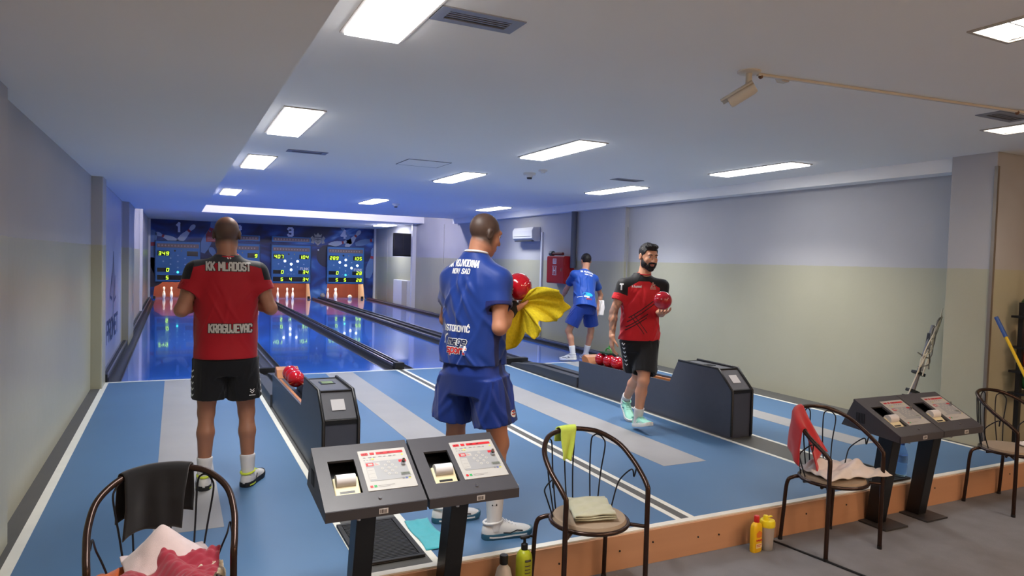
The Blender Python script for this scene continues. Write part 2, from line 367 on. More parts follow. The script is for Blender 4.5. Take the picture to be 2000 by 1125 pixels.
struct(B().box(-1.0, 7.1, 17.42, 17.5, 2.70, 3.0), 'ceiling_recess_edge', M_ceil)
struct(B().box(-1.0, 7.1, 20.3, 20.5, 2.685, 3.05), 'ceiling_beam', M_ceil)
struct(B().box(-1.0, 7.1, 20.5, YP+1.5, 2.69, 2.75), 'ceiling_far', M_ceil)
hm = struct(B().box(2.34, 2.84, 7.48, 7.98, ZC-.004, ZC), 'ceiling_hatch', M_ceil)
for a in ((2.34, 2.84, 7.475, 7.482), (2.34, 2.84, 7.978, 7.985), (2.333, 2.34, 7.475, 7.985), (2.84, 2.847, 7.475, 7.985)):
    struct(B().box(*a, ZC-.005, ZC), 'hatch_gap', M_dgrey, hm)
# fluorescent fittings
M_refl = mat('louvre_reflector', (226, 228, 232), .25, metal=.5, var=.02)
M_frame = mat('fitting_frame', (178, 170, 160), .4, var=.05)
E_lane = emat('fluorescent_tube_cool', (250, 248, 250), LAMP_LANE); E_near = emat('fluorescent_tube_near', (255, 240, 222), LAMP_NEAR); E_back = emat('added_warm_fill', (255, 210, 172), 64.0)
LL = ['overexposed recessed ceiling light nearest the camera beside the left soffit', 'square looking recessed ceiling light, second along the left soffit', 'recessed ceiling light, third along the left soffit',
      'smallest recessed ceiling light, farthest along the left soffit', 'louvred ceiling light cut by the top right corner of the picture', 'long recessed ceiling light in the middle row, nearest of that row',
      'recessed ceiling light in the middle row, beyond the smoke detectors', 'small recessed ceiling light farthest in the middle row', 'louvred ceiling light at the right picture edge beside the dark vent',
      'long thin recessed ceiling light by the right soffit, above the wide wall', 'recessed ceiling light by the right soffit next to a small vent', 'recessed ceiling light above the head of the man with the yellow towel',
      'added unseen warm fill light behind the camera on the left', 'added unseen warm fill light behind the camera in the middle', 'added unseen warm fill light behind the camera on the far right']
for i, (x, y0, y1) in enumerate(LAMPS):
    near = i in (4, 8, 12, 13, 14)
    t = thing('ceiling_light', LL[i], 'ceiling light', (x, (y0+y1)/2, ZC), group='recessed fluorescent ceiling lights')
    L = (y1-y0)/2
    fr = B()
    for a in ((-.158, -.14, -L-.013, L+.013), (.14, .158, -L-.013, L+.013), (-.14, .14, -L-.013, -L+.005), (-.14, .14, L-.005, L+.013)): fr.box(*a, -.008, .004)
    fr.build('frame', M_frame, t)
    hb = B(); hb.box(-.147, -.14, -L, L, 0, .1); hb.box(.14, .147, -L, L, 0, .1); hb.box(-.14, .14, -L-.004, -L, 0, .1); hb.box(-.14, .14, L, L+.004, 0, .1); hb.box(-.147, .147, -L, L, .1, .106)
    hb.build('housing', M_refl, t)
    if i >= 12: B().box(-.138, .138, -L+.004, L-.004, -.07, .004).build('diffuser', E_back, t, bevel=.01)  # added unseen lamps, hung low to warm the near ceiling
    elif near:
        for xt in (-.07, .07):
            B().tube([(xt, -L+.03, .052), (xt, L-.03, .052)], .021, 10).build('tube', E_near, t, smooth=60)
        nb = 8
        for k in range(1, nb):
            yy = -L+2*L*k/nb
            B().box(-.14, .14, yy-.004, yy+.004, -.002, .026).build('louvre_blade', M_refl, t)
        B().box(-.004, .004, -L, L, -.002, .026).build('louvre_spine', M_refl, t)
    else:
        B().box(-.138, .138, -L+.004, L-.004, -.020, .004).build('diffuser', E_lane, t, bevel=.004)
        ld = bpy.data.lights.new('fitting_light', 'AREA'); ld.shape = 'RECTANGLE'; ld.size = .27; ld.size_y = 2*L-.02; ld.energy = LAMP_AREA; ld.color = (1.0, .965, .91) if y1 < 7 else (.93, .96, 1.0); ld.spread = math.radians(LAMP_SPREAD)
        lo_ = bpy.data.objects.new('fitting_light', ld); COL.objects.link(lo_); lo_.parent = t; lo_.location = (0, 0, -.024)
# strip lights hidden in the ceiling recess before the pins, one panel on the far ceiling
E_far = emat('recess_strip_light', (236, 230, 252), 230.0)
for x, lab in ((.9, 'strip light in the ceiling recess on the left'), (3.0, 'strip light in the ceiling recess in the middle'), (5.2, 'strip light in the ceiling recess on the right')):
    t = thing('strip_light', lab, 'strip light', (x, 17.75, 2.999), group='strip lights in the ceiling recess')
    B().box(-.85, .85, -.06, .06, -.04, 0).build('housing', M_white, t); B().tube([(-.8, 0, -.06), (.8, 0, -.06)], .02, 8).build('tube', E_far, t, smooth=60)
t = thing('ceiling_light', 'thin ceiling light above the dark monitor at the far right', 'ceiling light', (6.25, 22.5, 2.688))
B().box(-.25, .25, -.6, .6, -.012, 0).build('frame', M_frame, t); B().box(-.23, .23, -.58, .58, -.03, -.012).build('diffuser', emat('far_panel', (240, 240, 255), 45.0), t)
# vents
M_vent = mat('vent_grey', (140, 142, 150), .45, metal=.2); M_vdk = mat('vent_dark', (52, 54, 60), .6)
VL = ['large grey ceiling vent beside the bright light at the top', 'small thin ceiling vent on the left between two lights', 'small ceiling vent by the lights on the right', 'dark ceiling vent under the cable trunking at the right edge']
for (x0, x1, y0, y1), lab in zip(VENTS, VL):
    t = thing('ceiling_vent', lab, 'vent', ((x0+x1)/2, (y0+y1)/2, ZC), group='ceiling air vents'); a, c = (x1-x0)/2, (y1-y0)/2
    fr = B()
    for q in ((-a-.012, a+.012, -c-.012, -c+.03), (-a-.012, a+.012, c-.03, c+.012), (-a-.012, -a+.04, -c+.03, c-.03), (a-.04, a+.012, -c+.03, c-.03)): fr.box(*q, -.006, .003)
    fr.build('frame', M_vent, t)
    B().box(-a, a, -c, c, .03, .04).build('backing', M_vdk, t)
    for yy in (-.025, 0, .025): B().box(-a+.03, a-.03, yy-.005, yy+.005, -.002, .02).build('slat', M_vent, t)
# ================================================================== PIN WALL, MURAL, SCOREBOARDS, PINS
def mural_mat():
    m = bpy.data.materials.new('mural_print'); m.use_nodes = True; nt = m.node_tree; b = nt.nodes['Principled BSDF']
    tc = N(nt, 'ShaderNodeTexCoord'); mp = N(nt, 'ShaderNodeMapping'); mp.inputs['Scale'].default_value = (.55, 1, 1.0); mp.inputs['Rotation'].default_value = (0, .6, 0)
    nt.links.new(tc.outputs['Object'], mp.inputs[0])
    nz = N(nt, 'ShaderNodeTexNoise'); nz.inputs['Scale'].default_value = 1.15; nz.inputs['Detail'].default_value = 2; nz.inputs['Distortion'].default_value = 1.4; nt.links.new(mp.outputs[0], nz.inputs[0])
    cr = N(nt, 'ShaderNodeValToRGB'); e = cr.color_ramp.elements
    e[0].position = .36; e[0].color = lin((16, 24, 58)); e[1].position = .72; e[1].color = lin((120, 170, 226))
    for p, c in ((.5, (22, 52, 120)), (.6, (36, 92, 172))): x = e.new(p); x.color = lin(c)
    nt.links.new(nz.outputs[0], cr.inputs[0]); nt.links.new(cr.outputs[0], b.inputs['Base Color']); b.inputs['Roughness'].default_value = .5
    return m
M_mural = mural_mat()
wf = struct(B().box(-.80, 6.87, YP, YP+.06, .60, 2.68), 'wall_far', M_mural)
struct(B().box(-1.0, 7.1, YP, YP+.06, 2.68, 2.69), 'wall_far_lintel', M_white)
struct(B().box(-.80, -.74, YP-.10, YP, -.1, 2.70), 'trim_5', M_white)
struct(B().box(6.80, 6.87, YP-.10, YP, -.1, 2.70), 'trim_6', M_white)
prev = -.80
for i, (a, c) in enumerate(LANES+[(6.87, 7.0)]):
    x0 = prev; x1 = a+.0 if i < 4 else 6.87
    if i == 0: poly = [(x0, -.1), (a-.10, -.1), (a-.02, .6), (x0, .6)]
    elif i == 4: poly = [(x0+.10, -.1), (6.87, -.1), (6.87, .6), (x0+.02, .6)]
    else: poly = [(x0+.10, -.1), (a-.10, -.1), (a-.02, .6), (x0+.02, .6)]
    struct(B().prism(poly, 1, YP, YP+.06), 'wall_far_pier', M_mural)
    prev = c
# pin pits
M_pit = mat('pit_curtain_red_brown', (116, 54, 38), .7, var=.25, scale=2.5, stretch=(4, 1, .4))
M_cream = mat('pit_side_cream', (226, 200, 160), .45, var=.06)
E_pit = emat('pit_lamp', (255, 226, 190), 100.0)
PN = ['first', 'second', 'third', 'fourth']
for i, (a, c) in enumerate(LANES):
    xm = (a+c)/2
    t = thing('pin_pit', 'red brown pin pit with cream sides under the %s scoreboard from the left' % PN[i], 'pin pit', (xm, YP+.7, 0), group='pin pits'); t['kind'] = 'structure'
    def put(o): o.location = (-xm, -YP-.7, 0); return o
    put(B().box(a-.14, c+.14, YP+.065, YP+1.25, -.09, .0).build('pin_deck', M_lane, t))
    put(B().box(a-.14, c+.14, YP+1.2, YP+1.25, .0, 1.0).build('curtain', M_pit, t))
    for x in (a-.14, c+.11): put(B().box(x, x+.03, YP+.07, YP+1.2, .0, 1.0).build('side_panel', M_cream, t))
    put(B().box(a-.14, c+.14, YP+.07, YP+1.25, 1.0, 1.03).build('roof', M_cream, t))
    put(B().tube([(a+.05, YP+.16, .74), (c-.05, YP+.16, .74)], .02, 8).build('lamp_tube', E_pit, t, smooth=60))
    for x in (a-.10, c+.02): put(B().box(x, x+.08, YP+.30, YP+.38, .0, .09).build('guide_block', M_black, t, bevel=.01))
# pins
M_pin = mat('pin_white', (238, 236, 230), .25, var=.02, coat=.4)
PIN = [(.028, 0), (.03, .01), (.044, .06), (.05, .12), (.046, .17), (.033, .225), (.024, .265), (.022, .285), (.027, .31), (.034, .335), (.034, .36), (.026, .385), (.008, .40)]
def pin(x, y, lab):
    t = thing('bowling_pin', lab, 'pin', (x, y, 0), group='standing white pins'); B().lathe(PIN, n=18).build('body', M_pin, t, smooth=60)
    B().lathe([(.0235, .262), (.0245, .268), (.0235, .274)], n=18).build('neck_band', mat('pin_band', (160, 60, 50), .4), t, smooth=60)
for x, y, lab in ((-.33, 26.35, 'leftmost white pin standing on the first lane'), (-.10, 26.35, 'white pin standing second from the left on the first lane'),
                  (3.38, 26.35, 'white pin on the third lane nearest the man in red and black'), (3.71, 26.35, 'white pin on the third lane, middle of the three'), (3.91, 26.35, 'white pin on the third lane, rightmost of the three'),
                  (5.17, 26.3, 'white pin on the fourth lane standing apart at the left'), (5.44, 26.3, 'white pin on the fourth lane, left of a close pair'), (5.54, 26.6, 'white pin on the fourth lane, right and rear of a close pair')):
    pin(x, y, lab)
M_ballw = mat('pale_ball', (226, 220, 208), .2, var=.1)
t = thing('pale_ball', 'small pale ball lying on the fourth pin deck', 'ball', (5.98, 26.2, 0)); B().ball((0, 0, .08), .08).build('ball_body', M_ballw, t, smooth=True)
t = thing('return_ball', 'pale mottled ball at the far end of the right ball track', 'ball', (4.85, 25.6, .075)); B().ball((0, 0, .09), .09).build('ball_body', mat('mottled_ball', (170, 165, 160), .2, var=.5, scale=14), t, smooth=True)
# scoreboards
M_sb = mat('scoreboard_blue', (54, 116, 178), .4, var=.05); M_sbd = mat('scoreboard_window', (20, 24, 30), .25); M_sbs = mat('scoreboard_strip', (120, 104, 104), .4, var=.25, scale=30)
E_dig = emat('led_green', (190, 255, 40), 3.0); E_dot = emat('lamp_lit', (235, 245, 255), 6.0); E_teal = emat('lamp_teal', (60, 240, 230), 3.0)
M_dim = mat('lamp_unlit', (140, 180, 215), .3); M_prt = mat('white_print', (225, 230, 235), .5, var=.02)
SEG = {'a': ((0,1),(1,1)), 'b': ((1,1),(1,.5)), 'c': ((1,.5),(1,0)), 'd': ((0,0),(1,0)), 'e': ((0,0),(0,.5)), 'f': ((0,.5),(0,1)), 'g': ((0,.5),(1,.5))}
DG = {'0': 'abcdef', '1': 'bc', '2': 'abged', '3': 'abgcd', '4': 'fgbc', '5': 'afgcd', '6': 'afgedc', '7': 'abc', '8': 'abcdefg', '9': 'abfgcd'}
def seven(s, x, y, w_, h, pitch, sw):
    q = []
    for k, ch in enumerate(s):
        for g in DG.get(ch, ''):
            (x0, y0), (x1, y1) = SEG[g]; d = .12
            if x0 == x1: y0, y1 = (min(y0, y1)+d*.5, max(y0, y1)-d*.5)
            else: x0, x1 = d, 1-d
            f = lambda u, v: (x+k*pitch+u*w_+v*h*.12, y+v*h)
            q += ribbon([[f(x0, y0), f(x1, y1)]], sw)
    return q
PINDOT = [(.497, .35), (.335, .42), (.66, .42), (.174, .5), (.497, .5), (.82, .5), (.335, .57), (.66, .57), (.497, .65)]
def scoreboard(xm, lab, tl, tr, ml, mr, bt, lit, teal, funk):
    Wd, Ht = 1.36, 1.36; z1 = 1.955
    t = thing('scoreboard', lab, 'scoreboard', (xm, YP-.09, z1-Ht), group='lane scoreboards')
    body = B().box(-Wd/2, Wd/2, 0, .085, 0, Ht).build('casing', M_sb, t, bevel=.012)
    O = Vector((-Wd/2, 0, Ht)); U = Vector((1, 0, 0)); V = Vector((0, 0, 1))
    def R(u0, u1, v0, v1): return [(u0*Wd, -v1*Ht), (u1*Wd, -v1*Ht), (u1*Wd, -v0*Ht), (u0*Wd, -v0*Ht)]
    fr = B()
    for x0, x1, z0, z1_ in ((-Wd/2-.02, -Wd/2, -.02, Ht+.02), (Wd/2, Wd/2+.02, -.02, Ht+.02), (-Wd/2, Wd/2, Ht, Ht+.02), (-Wd/2, Wd/2, -.02, 0)): fr.box(x0, x1, -.01, .085, z0, z1_)
    fr.build('bezel', mat('scoreboard_bezel', (22, 58, 100), .4), t)
    st = flat_polys('name_strip', [R(.03, .97, .06, .16)], M_sbs, O+Vector((0, -.004, 0)), U, V, t)
    flat_text('strip_lettering', [R(.06+.072*k, .06+.072*k+.03, .09, .13) for k in range(12)], mat('strip_mark', (170, 150, 146), .5), O+Vector((0, -.006, 0)), U, V, st)
    win = [R(.04, .31, .24, .36), R(.70, .95, .24, .36), R(.04, .30, .66, .76), R(.68, .95, .66, .76), R(.04, .95, .84, .96)]
    wn = [flat_polys('display_window', [q], M_sbd, O+Vector((0, -.004, 0)), U, V, t) for q in win]
    F = O+Vector((0, -.008, 0)); ph = .105
    def dg(nm, s, u, v, par):
        for k, ch in enumerate(s):
            if ch != ' ': flat_text('digit', seven(ch, u*Wd+k*.115, -v*Ht, .062, ph, .115, .017), E_dig, F, U, V, par)
    dg('digits', tl, .07, .345, wn[0]); dg('digits', tr, .71, .345, wn[1]); dg('digits', ml, .245, .748, wn[2]); dg('digits', mr, .80, .748, wn[3])
    for u, s in zip((.235, .455, .80), bt): dg('digits', s, u, .942, wn[4])
    for k, (u, v) in enumerate(PINDOT):
        on = k in lit
        flat_polys('pin_lamp', disc_quads((u*Wd, -v*Ht), .042 if on else .026), E_dot if on else M_dim, O+Vector((0, -.006, 0)), U, V, t)
    flat_polys('pin_lamp', disc_quads((.497*Wd, -.765*Ht), .036 if teal else .018), E_teal if teal else M_dim, O+Vector((0, -.006, 0)), U, V, t)
    for u in (.42, .575): flat_text('lamp_arc', ribbon([[(u*Wd+.028*math.cos(PI*k/8), -.775*Ht+.028*math.sin(PI*k/8)) for k in range(9)]], .009), M_dim, O+Vector((0, -.006, 0)), U, V, t)
    flat_polys('sensor', disc_quads((.43*Wd, -.235*Ht), .032), M_sbd, O+Vector((0, -.006, 0)), U, V, t)
    flat_polys('sensor', disc_quads((.575*Wd, -.235*Ht), .016), mat('sensor_yellow', (190, 180, 60), .4), O+Vector((0, -.006, 0)), U, V, t)
    if funk: flat_text('maker_lettering', ribbon(text_lines('FUNK', .085, gap=1.6), .019), M_prt, F+Vector((.84*Wd, 0, -.65*Ht)), U, V, t)
scoreboard(.09, 'leftmost of the four blue scoreboards, no white lamps lit', '349', '', '0', '', ('5', '', ''), (), True, False)
scoreboard(2.02, 'blue scoreboard mostly hidden behind the head of the man in red', '351', '  9', '0', '', ('5', '', ''), (), False, True)
scoreboard(3.78, 'blue scoreboard right of the man in red, with a brown strip above it', '407', '104', '0', '34', ('5', '4', '34'), (1, 2, 4, 8), False, True)
scoreboard(5.74, 'rightmost of the four blue scoreboards, five white lamps lit', '289', '105', '0', '28', ('5', '5', '28'), (0, 1, 4, 5, 7), True, True)
for xm, lab in ((2.02, 'long brown display strip above the half hidden second scoreboard'), (3.78, 'long brown display strip above the scoreboard right of the man in red')):
    t = thing('name_display', lab, 'display', (xm, YP-.06, 2.06), group='display strips')
    B().box(-.68, .68, 0, .055, 0, .20).build('casing', M_sb, t, bevel=.01); B().box(-.63, .63, -.004, .002, .035, .165).build('display_window', M_sbs, t)
    flat_text('strip_lettering', [[(-.58+.1*k, .07), (-.53+.1*k, .07), (-.53+.1*k, .13), (-.58+.1*k, .13)] for k in range(12)], mat('strip_mark', (170, 150, 146), .5), (0, -.006, 0), (1, 0, 0), (0, 0, 1), t)
# mural motifs (flat print, a hair proud of the wall), children of the far wall
MO, MU, MV = Vector((0, YP-.003, 0)), Vector((1, 0, 0)), Vector((0, 0, 1))
PR = [(r, z) for r, z in PIN]
def mural_pin(x, z, s, ang, m):
    pts = [(r, h-.2) for r, h in PR]+[(-r, h-.2) for r, h in reversed(PR)]; ca, sa = math.cos(ang), math.sin(ang)
    P = [(x+s*(u*ca-v*sa), z+s*(u*sa+v*ca)) for u, v in pts]; flat_polys('printed_pin', [P], m, MO, MU, MV, wf)
    band = [(-.026, .05), (.026, .05), (.023, .085), (-.023, .085)]
    flat_polys('printed_band', [[(x+s*(u*ca-v*sa), z+s*(u*sa+v*ca)) for u, v in band]], mat('mural_red', (150, 50, 66), .5), MO+Vector((0, -.003, 0)), MU, MV, wf)
Mp1 = mat('mural_pin_pale', (168, 182, 206), .5, var=.25, scale=2); Mp2 = mat('mural_pin_blue', (96, 128, 176), .5, var=.25, scale=2)
for a in ((.33, 2.22, 2.1, -.7, Mp1), (-.25, 2.08, 1.9, 1.2, Mp1), (1.05, 2.2, 3.2, -.35, Mp2), (5.75, 2.42, 1.9, .5, Mp2), (6.02, 2.28, 2.1, -.7, Mp1), (6.55, 2.2, 2.3, -1.3, Mp2), (-.62, 1.6, 3.6, .1, Mp2), (6.72, 1.4, 3.0, -.2, Mp2), (1.35, 1.3, 2.8, .5, Mp2), (5.5, 2.1, 2.0, -1.35, Mp1)): mural_pin(*a)
flat_polys('printed_ball', disc_quads((5.1, 1.6), .42, 28), mat('mural_dark_ball', (26, 32, 56), .4), MO, MU, MV, wf)
flat_polys('printed_ball', disc_quads((-.75, .9), .5, 28), mat('mural_dark_ball', (26, 32, 56), .4), MO, MU, MV, wf)
M_num = mat('mural_number', (196, 208, 232), .5, var=.05)
for s, x in (('1', .09), ('2', 1.98), ('3', 3.74), ('4', 5.66)):
    flat_text('lane_number', ribbon(text_lines(s, .27, xs=.85), .075), M_num, MO+Vector((x, -.004, 2.30)), MU, MV, wf)
M_pl = mat('mural_plaque_red', (150, 58, 60), .5, var=.15, scale=8)
flat_polys('printed_plaque', [[(.95, 1.98), (1.42, 1.98), (1.42, 2.26), (.95, 2.26)]], M_pl, MO+Vector((0, -.004, 0)), MU, MV, wf)
flat_polys('printed_plaque', [[(.97, 2.26), (1.02, 2.38), (1.08, 2.30), (1.14, 2.42), (1.20, 2.42), (1.26, 2.30), (1.33, 2.36), (1.38, 2.26)]], M_pl, MO+Vector((0, -.004, 0)), MU, MV, wf)
flat_text('plaque_lettering', ribbon([[(1.0, 2.14-.05*k), (1.0+.3-.06*(k % 2), 2.14-.05*k)] for k in range(3)], .014), mat('mural_pink', (205, 160, 160), .5), MO+Vector((0, -.008, 0)), MU, MV, wf)
Mc = mat('crest_grey', (150, 152, 150), .5, var=.3, scale=18); Mcd = mat('crest_dark', (70, 74, 80), .5)
cx, cz = 4.72, 2.18
flat_polys('printed_crest', [[(cx-.13, cz+.10), (cx+.13, cz+.10), (cx+.13, cz-.08), (cx, cz-.20), (cx-.13, cz-.08)]], Mc, MO+Vector((0, -.006, 0)), MU, MV, wf)
for s in (-1, 1):
    flat_polys('printed_crest', [[(cx+s*.14, cz-.14), (cx+s*.25, cz-.10), (cx+s*.22, cz), (cx+s*.27, cz+.08), (cx+s*.2, cz+.15), (cx+s*.14, cz+.08)]], Mc, MO+Vector((0, -.006, 0)), MU, MV, wf)
flat_polys('printed_crest', [[(cx-.12, cz+.12), (cx+.12, cz+.12), (cx+.14, cz+.24), (cx+.07, cz+.18), (cx, cz+.27), (cx-.07, cz+.18), (cx-.14, cz+.24)]], Mc, MO+Vector((0, -.006, 0)), MU, MV, wf)
flat_text('printed_crest', ribbon([[(cx-.09, cz+.03), (cx+.09, cz+.03)], [(cx-.05, cz-.06), (cx, cz-.11), (cx+.05, cz-.06)], [(cx, cz+.07), (cx, cz-.02)], [(cx-.23, cz-.18), (cx, cz-.24), (cx+.23, cz-.18)]], .02), Mcd, MO+Vector((0, -.009, 0)), MU, MV, wf)
flat_polys('printed_crest', disc_quads((cx+.02, cz-.36), .03), M_prt, MO+Vector((0, -.006, 0)), MU, MV, wf)
# decal on the left far wall
M_dec = mat('decal_grey_blue', (70, 84, 120), .5)
DO, DU, DV = Vector((-.797, 0, 0)), Vector((0, 1, 0)), Vector((0, 0, 1))
pan = struct(B().box(-.80, -.798, 9.7, 13.0, .02, 2.40), 'wall_left_panel', mat('pale_blue_panel', (176, 182, 206), .35, var=.04))
flat_text('decal_lettering', ribbon(text_lines('PROMET', .26, gap=1.6, xs=1.3), .06), M_dec, DO+Vector((.001, 11.35, .36)), DU, DV, pan)
flat_text('decal_emblem', ribbon([[(11.2, 1.0), (11.45, 1.55), (11.7, 1.0)], [(10.9, .95), (11.2, 1.25), (11.2, .9), (10.9, .95)], [(11.8, 1.2), (11.6, .85), (11.9, .9)], [(11.45, 1.55), (11.45, .66)]], .045), M_dec, DO+Vector((.001, 0, 0)), DU, DV, pan)
# ================================================================== PROPS
M_wood = mat('varnished_wood', (168, 108, 64), .4, var=.2, scale=3, stretch=(6, .6, 6))
M_redball = mat('red_ball', (178, 16, 34), .12, var=.12, scale=5, coat=.8)
M_chrome = mat('chrome', (200, 200, 204), .15, metal=1.0)
M_paper = mat('white_paper', (205, 205, 208), .7, var=.02)
M_panel = mat('panel_grey', (96, 98, 104), .4, var=.05)
def ball_thing(loc, lab, group, r=.08, m=None):
    t = thing('bowling_ball', lab, 'ball', loc, group=group); B().ball((0, 0, 0), r, 32, 20).build('ball_body', m or M_redball, t, smooth=True); return t
def ball_return(xc, lab, screen):
    w_ = .13; Y0 = 4.78
    t = thing('ball_return', lab, 'ball return', (xc, Y0, 0), group='anthracite ball returns')
    P = [(0, 0), (.01, .443), (.20, .622), (.775, .622), (.90, .382), (2.69, .345), (2.69, 0)]
    for x in (-w_, w_-.016):
        B().prism(P, 0, x, x+.016).build('side_panel', M_anth, t)
        B().tube([(x+.008, .0, .02), (x+.008, .005, .44), (x+.008, .20, .622), (x+.008, .775, .622)], .0125, 8).build('edge_trim', M_black, t, smooth=50)
    i = w_-.018
    B().prism([(.012, .0), (.012, .415), (.03, .415), (.03, .0)], 0, -i, i).build('front_panel', M_anth, t)
    B().box(-i, i, .004, .03, .415, .450).build('cross_bar', M_black, t, bevel=.004)
    sl = B().prism([(.022, .452), (.196, .608), (.21, .59), (.04, .44)], 0, -i, i).build('sloped_panel', M_panel, t)
    d = Vector((0, .174, .156)).normalized(); O = Vector((0, .022, .455))+Vector((0, -.156, .174)).normalized()*.002
    flat_polys('paper_label', [[(-.05, .07), (.045, .07), (.045, .165), (-.05, .165)]], M_paper, O, (1, 0, 0), d, sl)
    tp = B().box(-i, i, .215, .765, .592, .612).build('top_panel', M_panel, t); B().box(-i, i, .195, .225, .60, .622).build('cross_bar', M_black, t, bevel=.004)
    B().box(-i, i, .745, .772, .60, .618).build('cross_bar', M_black, t, bevel=.004)
    if screen:
        B().box(-.05, .06, .50, .62, .612, .616).build('display', mat('display_frame', (40, 44, 40), .3), tp)
        B().box(-.035, .05, .515, .605, .616, .6175).build('display_glass', mat('display_green', (120, 140, 90), .3, var=.4, scale=30), tp)
    else:
        for k in range(3): B().box(-.06+.04*k, -.035+.04*k, .42, .52, .612, .617).build('button', M_black, tp)
    B().prism([(.775, .60), (.90, .37), (.915, .37), (.79, .60)], 0, -i, i).build('rear_slope', M_panel, t)
    B().box(-i, i, .9, 2.67, .17, .18).build('trough_floor', M_black, t)
    for x in (-.098, .070):
        B().prism([(.90, .365), (2.66, .330), (2.66, .295), (.90, .33)], 0, x, x+.028).build('ball_rail', M_wood, t, bevel=.005)
    B().prism([(2.45, .335), (2.64, .335), (2.67, .39), (2.62, .435), (2.54, .41)], 0, -i, i).build('end_chock', M_wood, t, bevel=.008)
    # low ramp covers towards the foul line
    for x0, x1 in ((-.15, -.035), (.04, .15)):
        B().prism([(2.70, .0), (2.70, .13), (3.9, .12), (4.60, .05), (4.66, .0)], 0, x0, x1).build('ramp_cover', mat('ramp_dark', (58, 61, 68), .5), t, bevel=.006)
    B().box(-.035, .04, 2.70, 4.6, .0, .03).build('ramp_channel', M_black, t)
    return t
ball_return(1.05, 'dark grey ball return with small green display beside the man in red shirt', True)
ball_return(4.77, 'dark grey ball return on the right, between lanes 3 and 4 behind the bearded man', False)
for xc, ys, labs in ((1.05, (7.12, 6.955, 6.79), ('red ball farthest back on the left ball return', 'middle red ball of the row on the left ball return', 'red ball nearest the camera on the left ball return')),
                     (4.77, (7.16, 6.98, 6.81), ('red ball farthest back on the right ball return', 'middle red ball of the row on the right ball return', 'red ball nearest the camera on the right ball return'))):
    for y, l in zip(ys, labs): ball_thing((xc, y, .4045), l, 'red balls waiting on the ball returns')
# green handled cleaning brush lying over the rear balls
t = thing('cleaning_brush', 'green handled brush resting on the red balls of the right return', 'brush', (4.80, 7.05, .487))
B().box(-.07, .07, -.10, .10, 0, .022).build('brush_head', mat('brush_dark_green', (30, 62, 40), .8, bump=.5), t, bevel=.006)
M_green = mat('green_plastic', (60, 150, 60), .35)
B().tube(bez([(0, -.06, .02), (0, -.05, .05), (0, 0, .07), (0, .05, .05), (0, .06, .02)]), .008, 8).build('handle', M_green, t, smooth=60)
B().tube([(0, 0, .06), (.02, -.02, .17)], .009, 8).build('grip', M_green, t, smooth=60)
